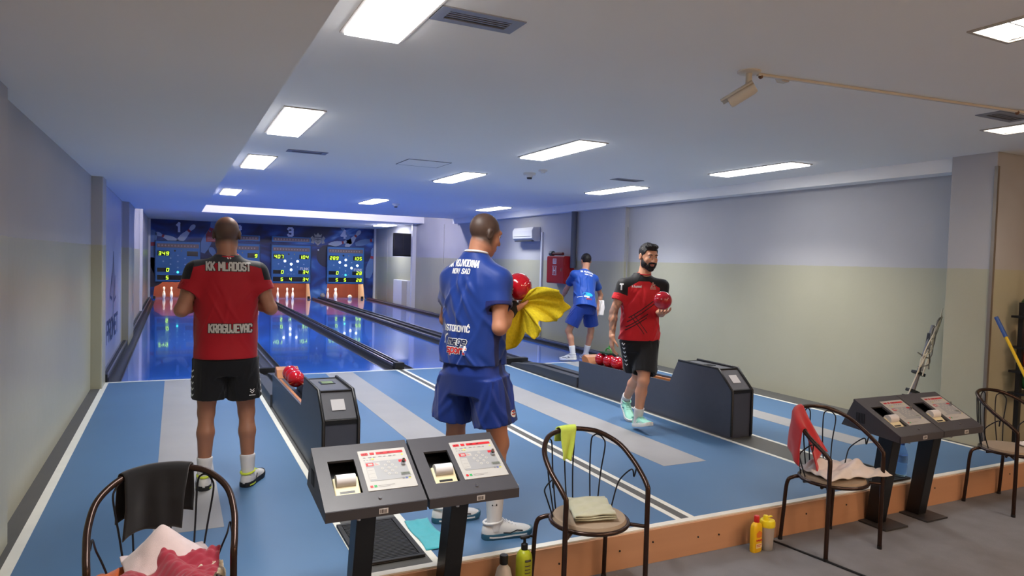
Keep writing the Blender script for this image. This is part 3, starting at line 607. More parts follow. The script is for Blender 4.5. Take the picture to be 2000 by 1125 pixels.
# -------------------------------------------------- terminal consoles
M_cons = mat('console_anthracite', (64, 64, 70), .42, var=.06, scale=20, bump=.05, bscale=300)
M_keyp = mat('keypad_foil', (172, 172, 170), .35, var=.02); M_keyg = mat('keypad_grey', (146, 149, 153), .4); M_red = mat('print_red', (190, 36, 44), .4); M_ledred = emat('led_red', (255, 40, 40), .7)
M_ivory = mat('printer_ivory', (206, 198, 164), .45); M_yel = mat('print_yellow', (214, 214, 70), .5); M_blu = mat('print_blue', (60, 90, 170), .5); M_grn = mat('print_green', (40, 150, 80), .5)
M_prg = mat('print_grey', (130, 130, 132), .5)
def console(xc, lab, lean):
    W2 = .2225; Yf = 2.86
    t = thing('terminal_console', lab, 'console', (xc, Yf, ZF), group='bowling control consoles')
    z = lambda v: v-ZF
    A = Vector((0, 0, z(.52))); D = Vector((0, .35, .18)); Ld = D.length; d = D/Ld; n = Vector((0, -d.z, d.y)); U = Vector((1, 0, 0))
    def pt(u, v, h=0): return A+U*u+d*v+n*h
    # sloped lid with a printer window cut out: four boards around it
    win = (-.165, -.045, .085, .295)
    hd = B()
    for u0, u1, v0, v1 in ((-W2, win[0], 0, Ld), (win[1], W2, 0, Ld), (win[0], win[1], 0, win[2]), (win[0], win[1], win[3], Ld)):
        hd.add([pt(u0, v0), pt(u1, v0), pt(u1, v1), pt(u0, v1), pt(u0, v0, -.012), pt(u1, v0, -.012), pt(u1, v1, -.012), pt(u0, v1, -.012)], [(0,1,2,3),(4,7,6,5),(0,4,5,1),(1,5,6,2),(2,6,7,3),(3,7,4,0)])
    hd.build('lid', M_cons, t)
    prof = [(0, z(.505)), (-.005, z(.475)), (.44, z(.505)), (.36, z(.69)), (.35, z(.685))]
    bd = B()
    for x in (-W2+.001, W2-.011): bd.prism([(0, z(.507)), (-.004, z(.475)), (.44, z(.505)), (.352, z(.686))], 0, x, x+.010)
    bd.prism([(-.005, z(.475)), (.44, z(.505)), (.44, z(.512)), (-.005, z(.482))], 0, -W2+.011, W2-.011)
    bd.box(-W2+.001, W2-.001, -.006, .004, z(.475), z(.519))
    bd.prism([(.44, z(.505)), (.353, z(.696)), (.345, z(.69)), (.43, z(.505))], 0, -W2+.011, W2-.011)
    bd.build('housing', M_cons, t)
    vg = B()
    for k in range(6): vg.box(-W2-.001, -W2+.002, .26+.012*k, .266+.012*k, z(.545), z(.615))
    vg.build('side_grille', M_black, t)
    # printer inside
    pr = B()
    pr.add([pt(-.162, .09, -.05), pt(-.05, .09, -.05), pt(-.05, .21, -.05), pt(-.162, .21, -.05), pt(-.162, .09, -.012), pt(-.05, .09, -.012), pt(-.05, .185, .004), pt(-.162, .185, .004)], [(0,3,2,1),(4,5,6,7),(0,1,5,4),(1,2,6,5),(2,3,7,6),(3,0,4,7)])
    pr_o = pr.build('printer', M_ivory, t, bevel=.006)
    B().tube([pt(-.15, .165, .0), pt(-.065, .165, .0)], .030, 16).build('paper_roll', M_paper, pr_o, smooth=40)
    B().add([pt(-.14, .10, -.010), pt(-.075, .10, -.010), pt(-.075, .112, -.008), pt(-.14, .112, -.008)], [(0,1,2,3)]).build('paper_slot', M_black, pr_o)
    iw = B(); iw.add([pt(-.20, .06, -.07), pt(0, .06, -.07), pt(0, .33, -.07), pt(-.20, .33, -.07)], [(0,1,2,3)]); iw.build('well_floor', M_black, t)
    # keypad foil
    k0 = (-.022, .205, .085, .34)
    kp = B(); kp.add([pt(k0[0], k0[2]), pt(k0[1], k0[2]), pt(k0[1], k0[3]), pt(k0[0], k0[3]), pt(k0[0], k0[2], .003), pt(k0[1], k0[2], .003), pt(k0[1], k0[3], .003), pt(k0[0], k0[3], .003)], [(0,3,2,1),(4,5,6,7),(0,1,5,4),(1,2,6,5),(2,3,7,6),(3,0,4,7)])
    kp_o = kp.build('keypad_plate', M_keyp, t, bevel=.002)
    Ku, Kv = k0[1]-k0[0], k0[3]-k0[2]; O = pt(k0[0], k0[2], .0042)
    def rect(nm, a, m, h=0.0): flat_polys(nm, [[(a[0]*Ku, a[2]*Kv), (a[1]*Ku, a[2]*Kv), (a[1]*Ku, a[3]*Kv), (a[0]*Ku, a[3]*Kv)]], m, O+n*h, U, d, kp_o)
    rect('key_field', (.10, .92, .22, .70), M_keyg)
    for a in ((.06, .20, .87, .93), (.24, .33, .87, .93), (.37, .93, .87, .93)): rect('led_window', a, M_red)
    for a in ((.09, .12, .885, .915), (.14, .17, .885, .915), (.45, .52, .885, .915), (.60, .66, .885, .915)): rect('led_digit', a, mat('led_dim', (120, 16, 22), .4), .0006)
    for k in range(7): rect('printed_mark', (.08+.105*k, .13+.105*k+.02*(k % 2), .80, .82), M_prg)
    for k in range(4): rect('printed_mark', (.08+.06*k, .11+.06*k, .74, .755), M_prg)
    rect('printed_mark', (.24, .30, .75, .775), M_yel); rect('printed_mark', (.88, .92, .80, .83), M_yel)
    rect('printed_label', (.10, .25, .585, .665), M_red, .0004); rect('printed_label', (.14, .23, .605, .645), M_keyp, .0008)
    rect('printed_label', (.27, .38, .585, .66), M_keyp, .0004)
    for k in range(3): rect('printed_mark', (.28, .35-.02*k, .60+.02*k, .606+.02*k), M_red, .0008)
    rect('key_block', (.09, .24, .26, .54), M_keyp, .0004)
    for k in range(3): rect('printed_mark', (.11, .22, .30+.09*k, .305+.09*k), M_prg, .0008)
    for i_, (r, c) in enumerate([(0,0),(0,1),(0,2),(1,0),(1,1),(1,2),(2,0),(2,1),(2,2),(3,1)]):   # diamond of keys
        u = .54+(c-1)*.085+(r-1)*.055; v = .50-(r-1)*.075+(c-1)*.07
        flat_polys('key', disc_quads((u*Ku, v*Kv), .0075, 10), M_keyp, O+n*.001, U, d, kp_o); flat_polys('key_print', disc_quads((u*Ku, v*Kv), .0026, 6), M_prg, O+n*.0015, U, d, kp_o)
    rect('led_window', (.78, .94, .62, .68), M_red, .0004)
    kc = O+U*(.85*Ku)+d*(.57*Kv); B().tube([kc, kc+n*.014], .010, 12).build('key_switch', M_chrome, kp_o, smooth=40); B().tube([kc+n*.013, kc+n*.022+U*.004+d*.012], .006, 8).build('key_bow', mat('key_steel', (110, 105, 100), .35, metal=1.0), kp_o, smooth=50)
    rect('lcd', (.74, .94, .28, .36), mat('lcd_grey', (150, 158, 146), .3)); rect('lcd_lines', (.76, .92, .31, .33), mat('lcd_dark', (100, 108, 100), .3), .0006)
    for k, m in enumerate((M_prg, M_blu, M_yel)): rect('soft_key', (.74+.065*k, .785+.065*k, .20, .245), m)
    rect('soft_key', (.06, .115, .07, .12), M_red); rect('soft_key', (.14, .195, .07, .12), M_grn)
    for k in range(2): rect('printed_mark', (.22, .55-.1*k, .10-.03*k, .106-.03*k), M_prg)
    lk = pt(.02, .042, 0); B().tube([lk, lk+n*.006], .008, 12).build('lock', M_chrome, t, smooth=40)
    st = B().box(.005, .045, -.0075, -.006, z(.485), z(.508)).build('barcode_label', M_paper, t)
    for k in range(5): B().box(.010+.006*k, .0125+.006*k+.001*(k % 2), -.0082, -.0075, z(.488), z(.504)).build('barcode_bar', M_black, st)
    # bracket, post and foot plate
    B().box(-.10, .06, .05, .20, z(.462), z(.474)).build('bracket', M_black, t); B().tube([(-.07, .04, z(.47)), (-.07, .04, z(.452))], .008, 10).build('bracket_bolt', M_chrome, t, smooth=40)
    s_ = lean
    ps = B()
    a, c, e = .045, .18, .36
    ps.add([(-a+s_, c+.16-.03, .012), (a+s_, c+.16-.03, .012), (a+s_, c+.16+.07, .012), (-a+s_, c+.16+.07, .012), (-a, c-.02, z(.49)), (a, c-.02, z(.49)), (a, c+.09, z(.50)), (-a, c+.09, z(.50))], [(0,3,2,1),(4,5,6,7),(0,1,5,4),(1,2,6,5),(2,3,7,6),(3,0,4,7)])
    ps.build('post', M_black, t, bevel=.004)
    B().box(-.11+s_, .13+s_, .20, .415, 0, .012).build('foot_plate', mat('foot_plate_dark', (60, 60, 62), .5, metal=.3), t, bevel=.002)
    return t
console(.79, 'dark grey console with keypad, left of the pair before the man in blue', .0)
console(1.245, 'dark grey console with keypad, right of the pair before the man in blue', .0)
console(4.455, 'dark grey console nearest the chair with the red towel', .08)
console(4.905, 'dark grey console right of the blue water bottle, nearest the rightmost chair', .08)
# -------------------------------------------------- bistro chairs
M_tube = mat('chair_brown_tube', (58, 42, 36), .25, metal=.55, var=.12); M_wire = mat('chair_wire', (30, 32, 40), .35, metal=.3); M_seat = mat('seat_pad_beige', (150, 134, 116), .8, var=.08, bump=.1, bscale=200)
HOOP = [(-.248, 0, .42), (-.254, .05, .462), (-.258, .15, .525), (-.236, .255, .592), (-.165, .345, .640), (-.08, .385, .656), (0, .393, .660)]
HOOP = HOOP+[(-x, y, z_) for x, y, z_ in reversed(HOOP[:-1])]
HPATH = bez(HOOP, 6)
def hoop_at(s): # s in 0..1
    i = s*(len(HPATH)-1); k = min(int(i), len(HPATH)-2); return HPATH[k].lerp(HPATH[k+1], i-k)
def chair(xc, yf, rz, lab):
    t = thing('bistro_chair', lab, 'chair', (xc, yf, ZF), rz, group='brown tube chairs along the platform')
    sh = Vector((0, 0, -ZF))
    lg = lambda s: [Vector((s*.250, -.002, .012)), Vector((s*.249, -.002, .20)), Vector((s*.248, -.002, .40)), Vector((s*.248, -.001, .54)), Vector((s*.2475, -.002, .60))]
    B().tube(lg(-1)+bez([p+sh for p in [Vector(q) for q in HOOP]], 6)+lg(1)[::-1], .0135, 12).build('hoop_frame', M_tube, t, smooth=60)
    for s in (-1, 1):
        B().tube(bez([(s*.13, .30, .432), (s*.19, .325, .425), (s*.225, .34, .385), (s*.232, .352, .20), (s*.238, .365, 0)]), .0125, 12).build('rear_leg', M_tube, t, smooth=60)
        B().tube([(s*.15, .09, .425), (s*.248, .0, .425)], .010, 10).build('brace', M_tube, t, smooth=60)
    ring = [(.205*math.sin(2*PI*k/32), .17+.205*math.cos(2*PI*k/32), .437) for k in range(32)]
    B().tube(ring, .0115, 10, closed=True).build('seat_ring', M_tube, t, smooth=60)
    B().lathe([(.0, .432), (.19, .432), (.198, .445), (.19, .462), (.12, .472), (.0, .475)], c=(0, .17, 0), n=36).build('seat_pad', M_seat, t, smooth=50)
    B().tube([(-.19, .10, .420), (.19, .24, .420)], .009, 8).build('cross_bar', M_tube, t, smooth=60); B().tube([(.19, .10, .420), (-.19, .24, .420)], .009, 8).build('cross_bar', M_tube, t, smooth=60)
    def low(a): return Vector((.19*math.sin(a), .17+.20*math.cos(a), .445))
    def up(s, f, a): # point between the seat edge and the hoop
        return low(a).lerp(hoop_at(s)+sh, f)+Vector((0, .012*math.sin(f*PI), 0))
    for a0, s0 in ((-.72, .335), (0, .5), (.72, .665)):
        da, ds = .10, .034
        pth = [up(s0-ds, 0, a0-da), up(s0-ds, .45, a0-da), up(s0-ds, .85, a0-da), up(s0-ds*.6, .94, a0-da*.6), up(s0, .965, a0), up(s0+ds*.6, .94, a0+da*.6), up(s0+ds, .85, a0+da), up(s0+ds, .45, a0+da), up(s0+ds, 0, a0+da)]
        B().tube(bez(pth, 5), .0042, 7).build('back_wire', M_wire, t, smooth=60)
    for s in (-1, 1):
        a0 = s*1.25; h0 = hoop_at(.5+s*.36)+sh
        pth = [low(a0), low(a0)+Vector((s*.035, .01, .10)), low(a0)+Vector((s*.058, .0, .165)), low(a0).lerp(h0, .80)+Vector((0, 0, .03)), low(a0).lerp(h0, .90)+Vector((0, .0, -.035)), h0]
        B().tube(bez(pth, 6), .0042, 7).build('side_wire', M_wire, t, smooth=60)
    for s in (-1, 1):
        for nm, p in (('front_foot', (s*.250, -.002, 0)), ('rear_foot', (s*.238, .365, 0))): B().lathe([(.015, 0), (.015, .02)], c=p, n=10).build(nm, M_black, t)
    return t
CH = [chair(-.03, 2.865, .0, 'brown tube chair with a black cloth over its back, at the bottom left'), chair(1.985, 2.875, .0, 'brown tube chair with a lime cloth on its back rail, in the middle'),
      chair(3.87, 2.89, .0, 'brown tube chair with a red towel over its left side'), chair(5.87, 2.89, .0, 'brown tube chair at the right picture edge before the ball rack')]
# -------------------------------------------------- cloth
def noise2(u, v, seed):
    r = random.Random(seed); s = 0
    for k in range(6):
        fx, fy, ph, am = r.uniform(2, 9), r.uniform(2, 9), r.uniform(0, 6.3), r.uniform(.4, 1)/(k+1.5)
        s += am*math.sin(fx*u+fy*v*(1 if k % 2 else -1)+ph)
    return s
def cloth_mat(name, rgb, **k): return mat(name, rgb, .95, var=k.get('var', .12), scale=25, bump=k.get('bump', .28), bscale=k.get('bs', 220), sheen=.3)
def drape(name, ch, s0, s1, lf, lb, m, lab, cat, seed=1, gather=0.0, skew=0.0, nu=26, nv=34, thick=.006, group=None, sway=.0, lean=.0):
    """cloth hung over the back hoop of a chair between s0 and s1; lf, lb lengths in front and behind"""
    M4 = Matrix.Translation(ch.location) @ Matrix.Rotation(ch.rotation_euler.z, 4, 'Z'); sh = Vector((0, 0, -ZF)); rows = []; R_ = .022
    cen = hoop_at((s0+s1)/2)+sh
    for j in range(nv+1):
        row = []; v = j/nv
        for i in range(nu+1):
            u = i/nu; s = s0+(s1-s0)*u
            base = hoop_at(s)+sh; tan = (hoop_at(min(1, s+.01))-hoop_at(max(0, s-.01))).normalized(); out = Vector((tan.y, -tan.x, 0)).normalized()*(-1)
            cen_dir = (Vector((0, .17, base.z))-base); cen_dir.z = 0; inn = cen_dir.normalized()
            L = lf+lb; d = (v-lf/L)*L                      # <0 inside (front), >0 outside (rear)
            ll = abs(d); side = inn if d < 0 else -inn; arc = R_*PI/2
            if ll < arc: a = ll/R_; p = base+side*(R_*math.sin(a))+Vector((0, 0, R_*math.cos(a)))
            else: p = base+side*R_+Vector((0, 0, -(ll-arc)*(1+.12*noise2(u*.5, 0, seed+9))))
            f = min(1, max(0, (ll-arc)/.12))
            if d < 0 and lean: p += (inn*.5+Vector((.85, -.1, 0)))*(lean*max(0, ll-arc))*(.55+.45*u)
            p += side*(.010+.012*noise2(u*2.2, v*.6, seed))*f
            g = gather*f*(ll/.3)
            p = p.lerp(Vector((cen.x+sway*ll, p.y, p.z)), min(.8, g)) if g > 0 else p
            p += tan*(skew*(ll if d < 0 else ll*.4)); p.z += .012*f*noise2(u*1.1, .3, seed+3)*(ll/.2)
            row.append(M4 @ p)
        rows.append(row)
    o = B().grid(rows).build(name, m, None, smooth=True, solid=thick)
    return tag(o, lab, cat, group)
def crumple(name, c, sx, sy, amp, m, lab, cat, seed=1, rz=0.0, base=.0, n=36, thick=.008, group=None, folds=1.0, edge=.5, droop=.0, peak=.0):
    rows = []; ca, sa = math.cos(rz), math.sin(rz)
    for j in range(n+1):
        row = []
        for i in range(n+1):
            u, v = i/n*2-1, j/n*2-1; r = max(abs(u), abs(v))
            wx = 1+.10*noise2(u*.4, v*.3, seed+5); wy = 1+.10*noise2(v*.4, u*.3, seed+6)
            x, y = u*sx/2*wx, v*sy/2*wy
            h = base+amp*(.5+.5*noise2(u*folds, v*folds, seed))*(1-edge*r**3)+.25*amp*abs(noise2(u*2*folds, v*1.6*folds, seed+2))
            if peak: h += peak*max(0, 1-math.hypot(u*1.0+.1, v*.9))**1.2
            h = max(h, .004)-droop*max(0, r-.75)*4*.25
            row.append((c[0]+x*ca-y*sa, c[1]+x*sa+y*ca, c[2]+h))
        rows.append(row)
    o = B().grid(rows).build(name, m, None, smooth=True, solid=thick, sub=1)
    return tag(o, lab, cat, group)
ZS = .475+ZF    # seat pad top in world z
drape('black_cloth', CH[0], .34, .605, .27, .22, cloth_mat('black_fabric', (17, 18, 23), var=.2, bump=.05, bs=500), 'black cloth draped over the back of the bottom left chair', 'cloth', 3, skew=-.08)
drape('lime_cloth', CH[1], .42, .535, .19, .10, cloth_mat('lime_microfibre', (190, 216, 88)), 'small lime green cloth on the rail of the middle chair', 'cloth', 8, gather=.55, skew=-.10, nu=16)
drape('red_towel', CH[2], .20, .42, .36, .28, cloth_mat('red_terry', (186, 38, 46), bs=500), 'red towel draped over the left side of a brown chair', 'towel', 5, skew=.0, lean=.42)
def folded(name, c, sx, sy, rz, layers, m, lab, seed, th=.011, skew=0.0):
    """folded towel: stacked layers joined by a rounded fold"""
    ca, sa = math.cos(rz), math.sin(rz); n = 22; rows = []
    # cross path: bottom layer out, fold, back ...
    path = []
    for L in range(layers):
        xs_ = [k/10 for k in range(11)]
        if L % 2: xs_ = xs_[::-1]
        for q in xs_: path.append((q*(1-.06*(L % 2)), L*th+.006))
        if L < layers-1:
            e = 1 if L % 2 == 0 else 0
            path.append((e+(.02 if e else -.02), L*th+th/2+.006))
    for j in range(n+1):
        v = j/n-.5; row = []
        for q, h in path:
            x = (q-.5)*sx+skew*v*sx; y = v*sy*(1+.06*noise2(q, h*20, seed)); z_ = h+.006*noise2(q*1.3, v*2.4, seed+1)*(h/(layers*th)+.3)+.004
            row.append((c[0]+x*ca-y*sa, c[1]+x*sa+y*ca, c[2]+max(z_, .003)))
        rows.append(row)
    return tag(B().grid(rows).build(name, m, None, smooth=True, solid=.007), lab, 'towel')
folded('folded_towel', (1.995, 3.05, ZS), .22, .28, -.25, 3, cloth_mat('sage_terry', (172, 174, 152), bs=500), 'folded sage green towel lying on the seat of the middle chair', 4, skew=.15)
crumple('white_towel', (3.95, 3.05, ZS+.002), .48, .32, .080, cloth_mat('white_terry', (216, 210, 208), bs=500), 'crumpled white towel on the seat under the red towel', 'towel', 11, rz=-.12, folds=.7, edge=1.0)
crumple('orange_towel', (-.11, 3.0, ZS), .34, .34, .07, cloth_mat('orange_terry', (196, 92, 40), bs=500), 'orange towel at the bottom of the heap on the left chair', 'towel', 21, rz=.4, folds=.6)
crumple('maroon_towel', (.0, 2.97, ZS+.045), .32, .28, .085, cloth_mat('maroon_terry', (146, 38, 58), bs=500), 'crumpled maroon towel on top of the heap on the left chair', 'towel', 31, rz=-.3, folds=1.1)
crumple('pale_towel', (-.02, 3.07, ZS+.065), .32, .24, .020, cloth_mat('pale_pink_terry', (206, 190, 192), bs=500), 'pale pink white towel heaped against the back of the left chair', 'towel', 44, rz=.2, folds=.5, edge=.9, peak=.15)
crumple('white_cloth', (.13, 2.97, ZS+.03), .12, .14, .04, cloth_mat('offwhite_cloth', (190, 180, 160)), 'small off white cloth at the right of the left chair heap', 'cloth', 51)
crumple('white_cloth', (6.02, 2.98, ZS), .22, .16, .03, cloth_mat('white_terry', (216, 210, 208)), 'white cloth on the seat of the rightmost chair', 'cloth', 61)
# -------------------------------------------------- mats and cloth on the platform
def ribbed_mat(x0, x1, y0, y1, lab):
    t = thing('rubber_mat', lab, 'mat', ((x0+x1)/2, (y0+y1)/2, .003)); a, c = (x1-x0)/2, (y1-y0)/2
    B().box(-a, a, -c, c, 0, .008).build('mat_base', M_black, t, bevel=.003)
    bd = B()
    for q in ((-a, a, -c, -c+.025), (-a, a, c-.025, c), (-a, -a+.025, -c+.025, c-.025), (a-.025, a, -c+.025, c-.025)): bd.box(*q, .008, .016)
    bd.build('mat_border', mat('rubber_black', (34, 35, 38), .6), t, bevel=.003)
    k = -c+.04
    while k < c-.035: B().box(-a+.03, a-.03, k-.005, k+.005, .008, .013).build('rib', mat('rubber_black', (34, 35, 38), .6), t); k += .018
ribbed_mat(.86, 1.21, 3.42, 4.0, 'black ribbed rubber mat on the platform beside the turquoise cloth')
ribbed_mat(4.66, 5.08, 3.33, 3.75, 'black rubber mat on the platform behind the right hand consoles')
rows = [[(1.232+.145*i/16+.01*noise2(j/20, .2, 3)+.02*(j/20), 3.48+.44*j/20+.01*noise2(i/16, .4, 4)+.02*i/16, .006+.006*max(0, noise2(i/16*1.5, j/20*1.5, 2))) for i in range(17)] for j in range(21)]
tag(B().grid(rows).build('turquoise_cloth', cloth_mat('turquoise_microfibre', (64, 168, 182)), None, smooth=True, solid=.005), 'turquoise cloth lying flat on the platform beside the black mat', 'cloth')
# -------------------------------------------------- bottles
M_clear = mat('clear_plastic', (220, 232, 240), .08, trans=1.0, ior=1.3, var=.01); M_frost = mat('frosted_plastic', (214, 214, 212), .35, trans=.6, ior=1.3, var=.02)
t = thing('white_bottle', 'small white bottle with black cap standing by the step', 'bottle', (1.565, 3.20, ZF)); t.scale = (1.35, 1.35, 1.35)
B().lathe([(.030, 0), (.034, .006), (.034, .10), (.026, .135), (.014, .15), (.014, .155)], n=24).build('bottle_body', mat('milky_plastic', (206, 203, 198), .4), t, smooth=45); B().lathe([(.016, .153), (.017, .157), (.017, .185), (.015, .188)], n=18).build('cap', M_black, t, smooth=45)
t = thing('spray_bottle', 'yellow and blue bottle with black pump head standing by the step', 'bottle', (1.685, 3.20, ZF)); t.scale = (1.2, 1.2, 1.25)
B().lathe([(.030, 0), (.036, .008), (.036, .08)], n=24).build('bottle_base', mat('blue_liquid', (40, 130, 160), .15, coat=.4), t, smooth=45)
lb = B().lathe([(.036, .08), (.0365, .082), (.0365, .17), (.034, .19), (.024, .205), (.013, .212)], n=24).build('label_sleeve', mat('lime_label', (170, 180, 40), .35, var=.25, scale=20), t, smooth=45)
for k, (u0, u1) in enumerate(((.172, .176), (.15, .154), (.135, .138), (.12, .123), (.105, .108))): 
    B().tube([(.0375*math.sin(a), -.0375*math.cos(a), (u0+u1)/2) for a in [(-.35+.7*i/8) for i in range(9)]], .002+.003*(k == 0), 5).build('label_print', M_black, lb)
B().lathe([(.014, .21), (.015, .213), (.015, .235), (.007, .24), (.006, .26)], n=16).build('pump_neck', M_black, t, smooth=45)
B().box(-.022, .022, -.010, .010, .258, .270).build('pump_head', M_black, t, bevel=.004); B().tube([(.018, 0, .266), (.04, 0, .262)], .005, 8).build('nozzle', M_black, t, smooth=50)
t = thing('yellow_bottle', 'flat yellow bottle with red cap on the carpet beside the shaker', 'bottle', (3.325, 3.17, ZF), .1)
bb = B(); pr = [(.036, .02, 0), (.040, .024, .01), (.040, .024, .15), (.034, .022, .175), (.015, .014, .19)]
rows = [[(a*math.copysign(abs(math.cos(q))**.6, math.cos(q)), c*math.copysign(abs(math.sin(q))**.6, math.sin(q)), h) for q in [2*PI*k/28 for k in range(29)]] for a, c, h in pr]
bb.grid(rows); bb.add([r for r in rows[0][:-1]], [tuple(range(28))]); bo = bb.build('bottle_body', mat('yellow_plastic', (232, 186, 24), .35), t, smooth=45)
B().lathe([(.016, .188), (.017, .19), (.017, .225), (.014, .23)], n=18).build('cap', mat('red_cap', (196, 40, 36), .35), t, smooth=45)
flat_polys('label_panel', [[(-.028, .03), (.028, .03), (.028, .06), (-.028, .06)]], mat('label_cream', (228, 206, 150), .5), (0, -.0252, 0), (1, 0, 0), (0, 0, 1), bo)
flat_text('label_lettering', ribbon([[(-.026+.004*k, .008+.005*math.sin(k*1.9)) for k in range(14)]], .005), M_red, (0, -.0254, .072), (1, 0, 0), (0, 0, 1), bo)
flat_polys('label_panel', [[(-.022, .10), (.0, .095), (.022, .10), (.026, .125), (.0, .142), (-.026, .125)]], mat('label_orange', (214, 120, 40), .5, var=.3, scale=60), (0, -.0252, 0), (1, 0, 0), (0, 0, 1), bo)
flat_text('label_lettering', ribbon([[(-.02, .05), (.02, .05)], [(-.02, .041), (.012, .041)]], .004), M_red, (0, -.0256, 0), (1, 0, 0), (0, 0, 1), bo)
t = thing('shaker_bottle', 'clear shaker cup with yellow lid on the carpet by the step', 'bottle', (3.42, 3.17, ZF))
B().lathe([(.034, 0), (.036, .004), (.045, .15)], n=28).build('cup', M_frost, t, smooth=45)
lid = B().lathe([(.047, .15), (.048, .153), (.048, .178), (.044, .19), (.02, .196)], n=28).build('lid', mat('yellow_lid', (236, 216, 40), .35), t, smooth=45)
B().lathe([(.016, .194), (.016, .215), (.013, .222)], c=(-.018, 0, 0), n=16).build('spout_cap', MATS['yellow_lid'], lid, smooth=45); B().box(-.02, .035, -.008, .008, .205, .213).build('flip_arm', MATS['yellow_lid'], lid, bevel=.003)
def water_bottle(loc, lab, mb, mc, h=.24, r=.033):
    t = thing('water_bottle', lab, 'bottle', loc)
    B().lathe([(r*.8, 0), (r, .01), (r, h*.30), (r*.93, h*.34), (r, h*.38), (r, h*.62), (r*.85, h*.74), (r*.4, h*.88), (r*.36, h*.9)], n=24).build('bottle_body', mb, t, smooth=60)
    B().lathe([(r*.43, h*.89), (r*.43, h*.98), (r*.38, h)], n=16).build('cap', mc, t, smooth=45)
    B().lathe([(r*1.012, h*.40), (r*1.012, h*.60)], n=24).build('label_sleeve', mat('water_label', (90, 140, 210), .4, var=.3, scale=30), t, smooth=60)
water_bottle((5.06, 3.40, .016), 'blue tinted water bottle standing between the right hand consoles', mat('blue_pet', (168, 206, 242), .08, trans=.92, ior=1.2), mat('blue_cap', (40, 90, 180), .4), .27, .042)
water_bottle((-.14, 3.39, .0), 'clear bottle standing behind the heap on the left chair', M_clear, M_clear, .24, .036)
t = thing('orange_bottle', 'orange bottle top showing between black cloth and towels', 'bottle', (.02, 3.37, .003))
B().lathe([(.04, 0), (.044, .01), (.044, .14), (.03, .19), (.026, .20)], n=24).build('bottle_body', mat('orange_plastic', (226, 140, 30), .4), t, smooth=45); B().lathe([(.024, .20), (.024, .22), (.012, .225)], n=20).build('cap', mat('brown_cap', (90, 50, 24), .4), t, smooth=45)
# floor cable
tag(B().tube(bez([(3.55, 3.26, ZF+.006), (3.58, 3.10, ZF+.006), (3.62, 2.86, ZF+.006), (3.66, 2.6, ZF+.006), (3.72, 2.3, ZF+.006)]), .007, 7).build('floor_cable', M_black, None, smooth=60), 'black cable lying on the carpet under the chair with red towel', 'cable')
# -------------------------------------------------- things on the right wall
t = thing('air_conditioner', 'white split air conditioner high on the right wall', 'air conditioner', (6.87, 13.2, 2.03), group=None)
B().prism([(0, .30), (-.17, .29), (-.21, .22), (-.20, .06), (-.13, 0), (0, 0)], 1, -.46, .46)
bb = B(); bb.prism([(0, 0), (0, .30), (-.17, .29), (-.21, .22), (-.20, .06), (-.13, 0)], 1, -.46, .46); bb.build('casing', M_white, t, bevel=.012)
B().box(-.19, -.10, -.42, .38, -.004, .012).build('air_outlet', M_vdk, t); B().box(-.212, -.20, -.38, .38, .10, .104).build('panel_gap', M_panel, t)
tag(B().box(6.835, 6.87, 12.60, 12.66, .05, 2.22).build('cable_duct', M_white), 'white vertical cable duct under the air conditioner', 'cable duct')
M_fire = mat('fire_red', (176, 30, 34), .35, var=.05)
t = thing('hydrant_cabinet', 'red fire hose cabinet with white letter H on the right wall', 'fire cabinet', (6.87, 11.68, 1.19))
bd = B().box(-.22, 0, -.34, .34, 0, .53).build('cabinet_body', M_fire, t, bevel=.008)
dr = B().box(-.232, -.22, -.325, .325, .015, .515).build('door', M_fire, t, bevel=.004)
flat_polys('sign_plate', [[(-.10, .16), (.06, .16), (.06, .34), (-.10, .34)]], M_paper, (-.2335, 0, 0), (0, -1, 0), (0, 0, 1), dr)
flat_polys('sign_field', [[(-.09, .17), (.05, .17), (.05, .33), (-.09, .33)]], M_fire, (-.2340, 0, 0), (0, -1, 0), (0, 0, 1), dr)
flat_text('sign_lettering', ribbon(text_lines('H', .11), .022), M_paper, (-.2345, .02, .195), (0, -1, 0), (0, 0, 1), dr)
flat_polys('sign_plate', [[(-.09, .38), (.05, .38), (.05, .48), (-.09, .48)]], M_paper, (-.2335, 0, 0), (0, -1, 0), (0, 0, 1), dr)
flat_text('sign_lettering', ribbon([[(-.07, .41), (.03, .41)], [(-.07, .435), (.03, .435)], [(-.07, .46), (.03, .46)]], .012), M_fire, (-.234, 0, 0), (0, -1, 0), (0, 0, 1), dr)
B().box(-.24, -.232, -.26, -.24, .24, .30).build('latch', M_chrome, dr)
t = thing('hose_nozzle', 'grey hose nozzle lying on top of the red fire cabinet', 'nozzle', (6.72, 11.75, 1.72))
B().tube([(0, .26, .05), (0, .16, .05)], .05, 14).build('coupling', mat('nozzle_grey', (92, 100, 104), .4, metal=.4), t, smooth=40); B().tube([(0, .16, .045), (0, -.22, .045)], [.028, .03], 12).build('barrel', mat('nozzle_red', (110, 50, 46), .5), t, smooth=40)
tag(B().tube([(6.80, 11.28, 1.50), (6.80, 11.28, 2.57)], .055, 16).build('standpipe', mat('pipe_grey', (92, 98, 110), .5), None, smooth=40), 'dark grey vertical pipe above the red fire cabinet', 'pipe')
tag(B().tube([(6.86, 9.62, .05), (6.86, 9.62, 2.22)], .012, 8).build('wall_conduit', mat('conduit_grey', (150, 150, 150), .5), None, smooth=40), 'thin grey vertical conduit on the wall behind the bearded man', 'pipe')
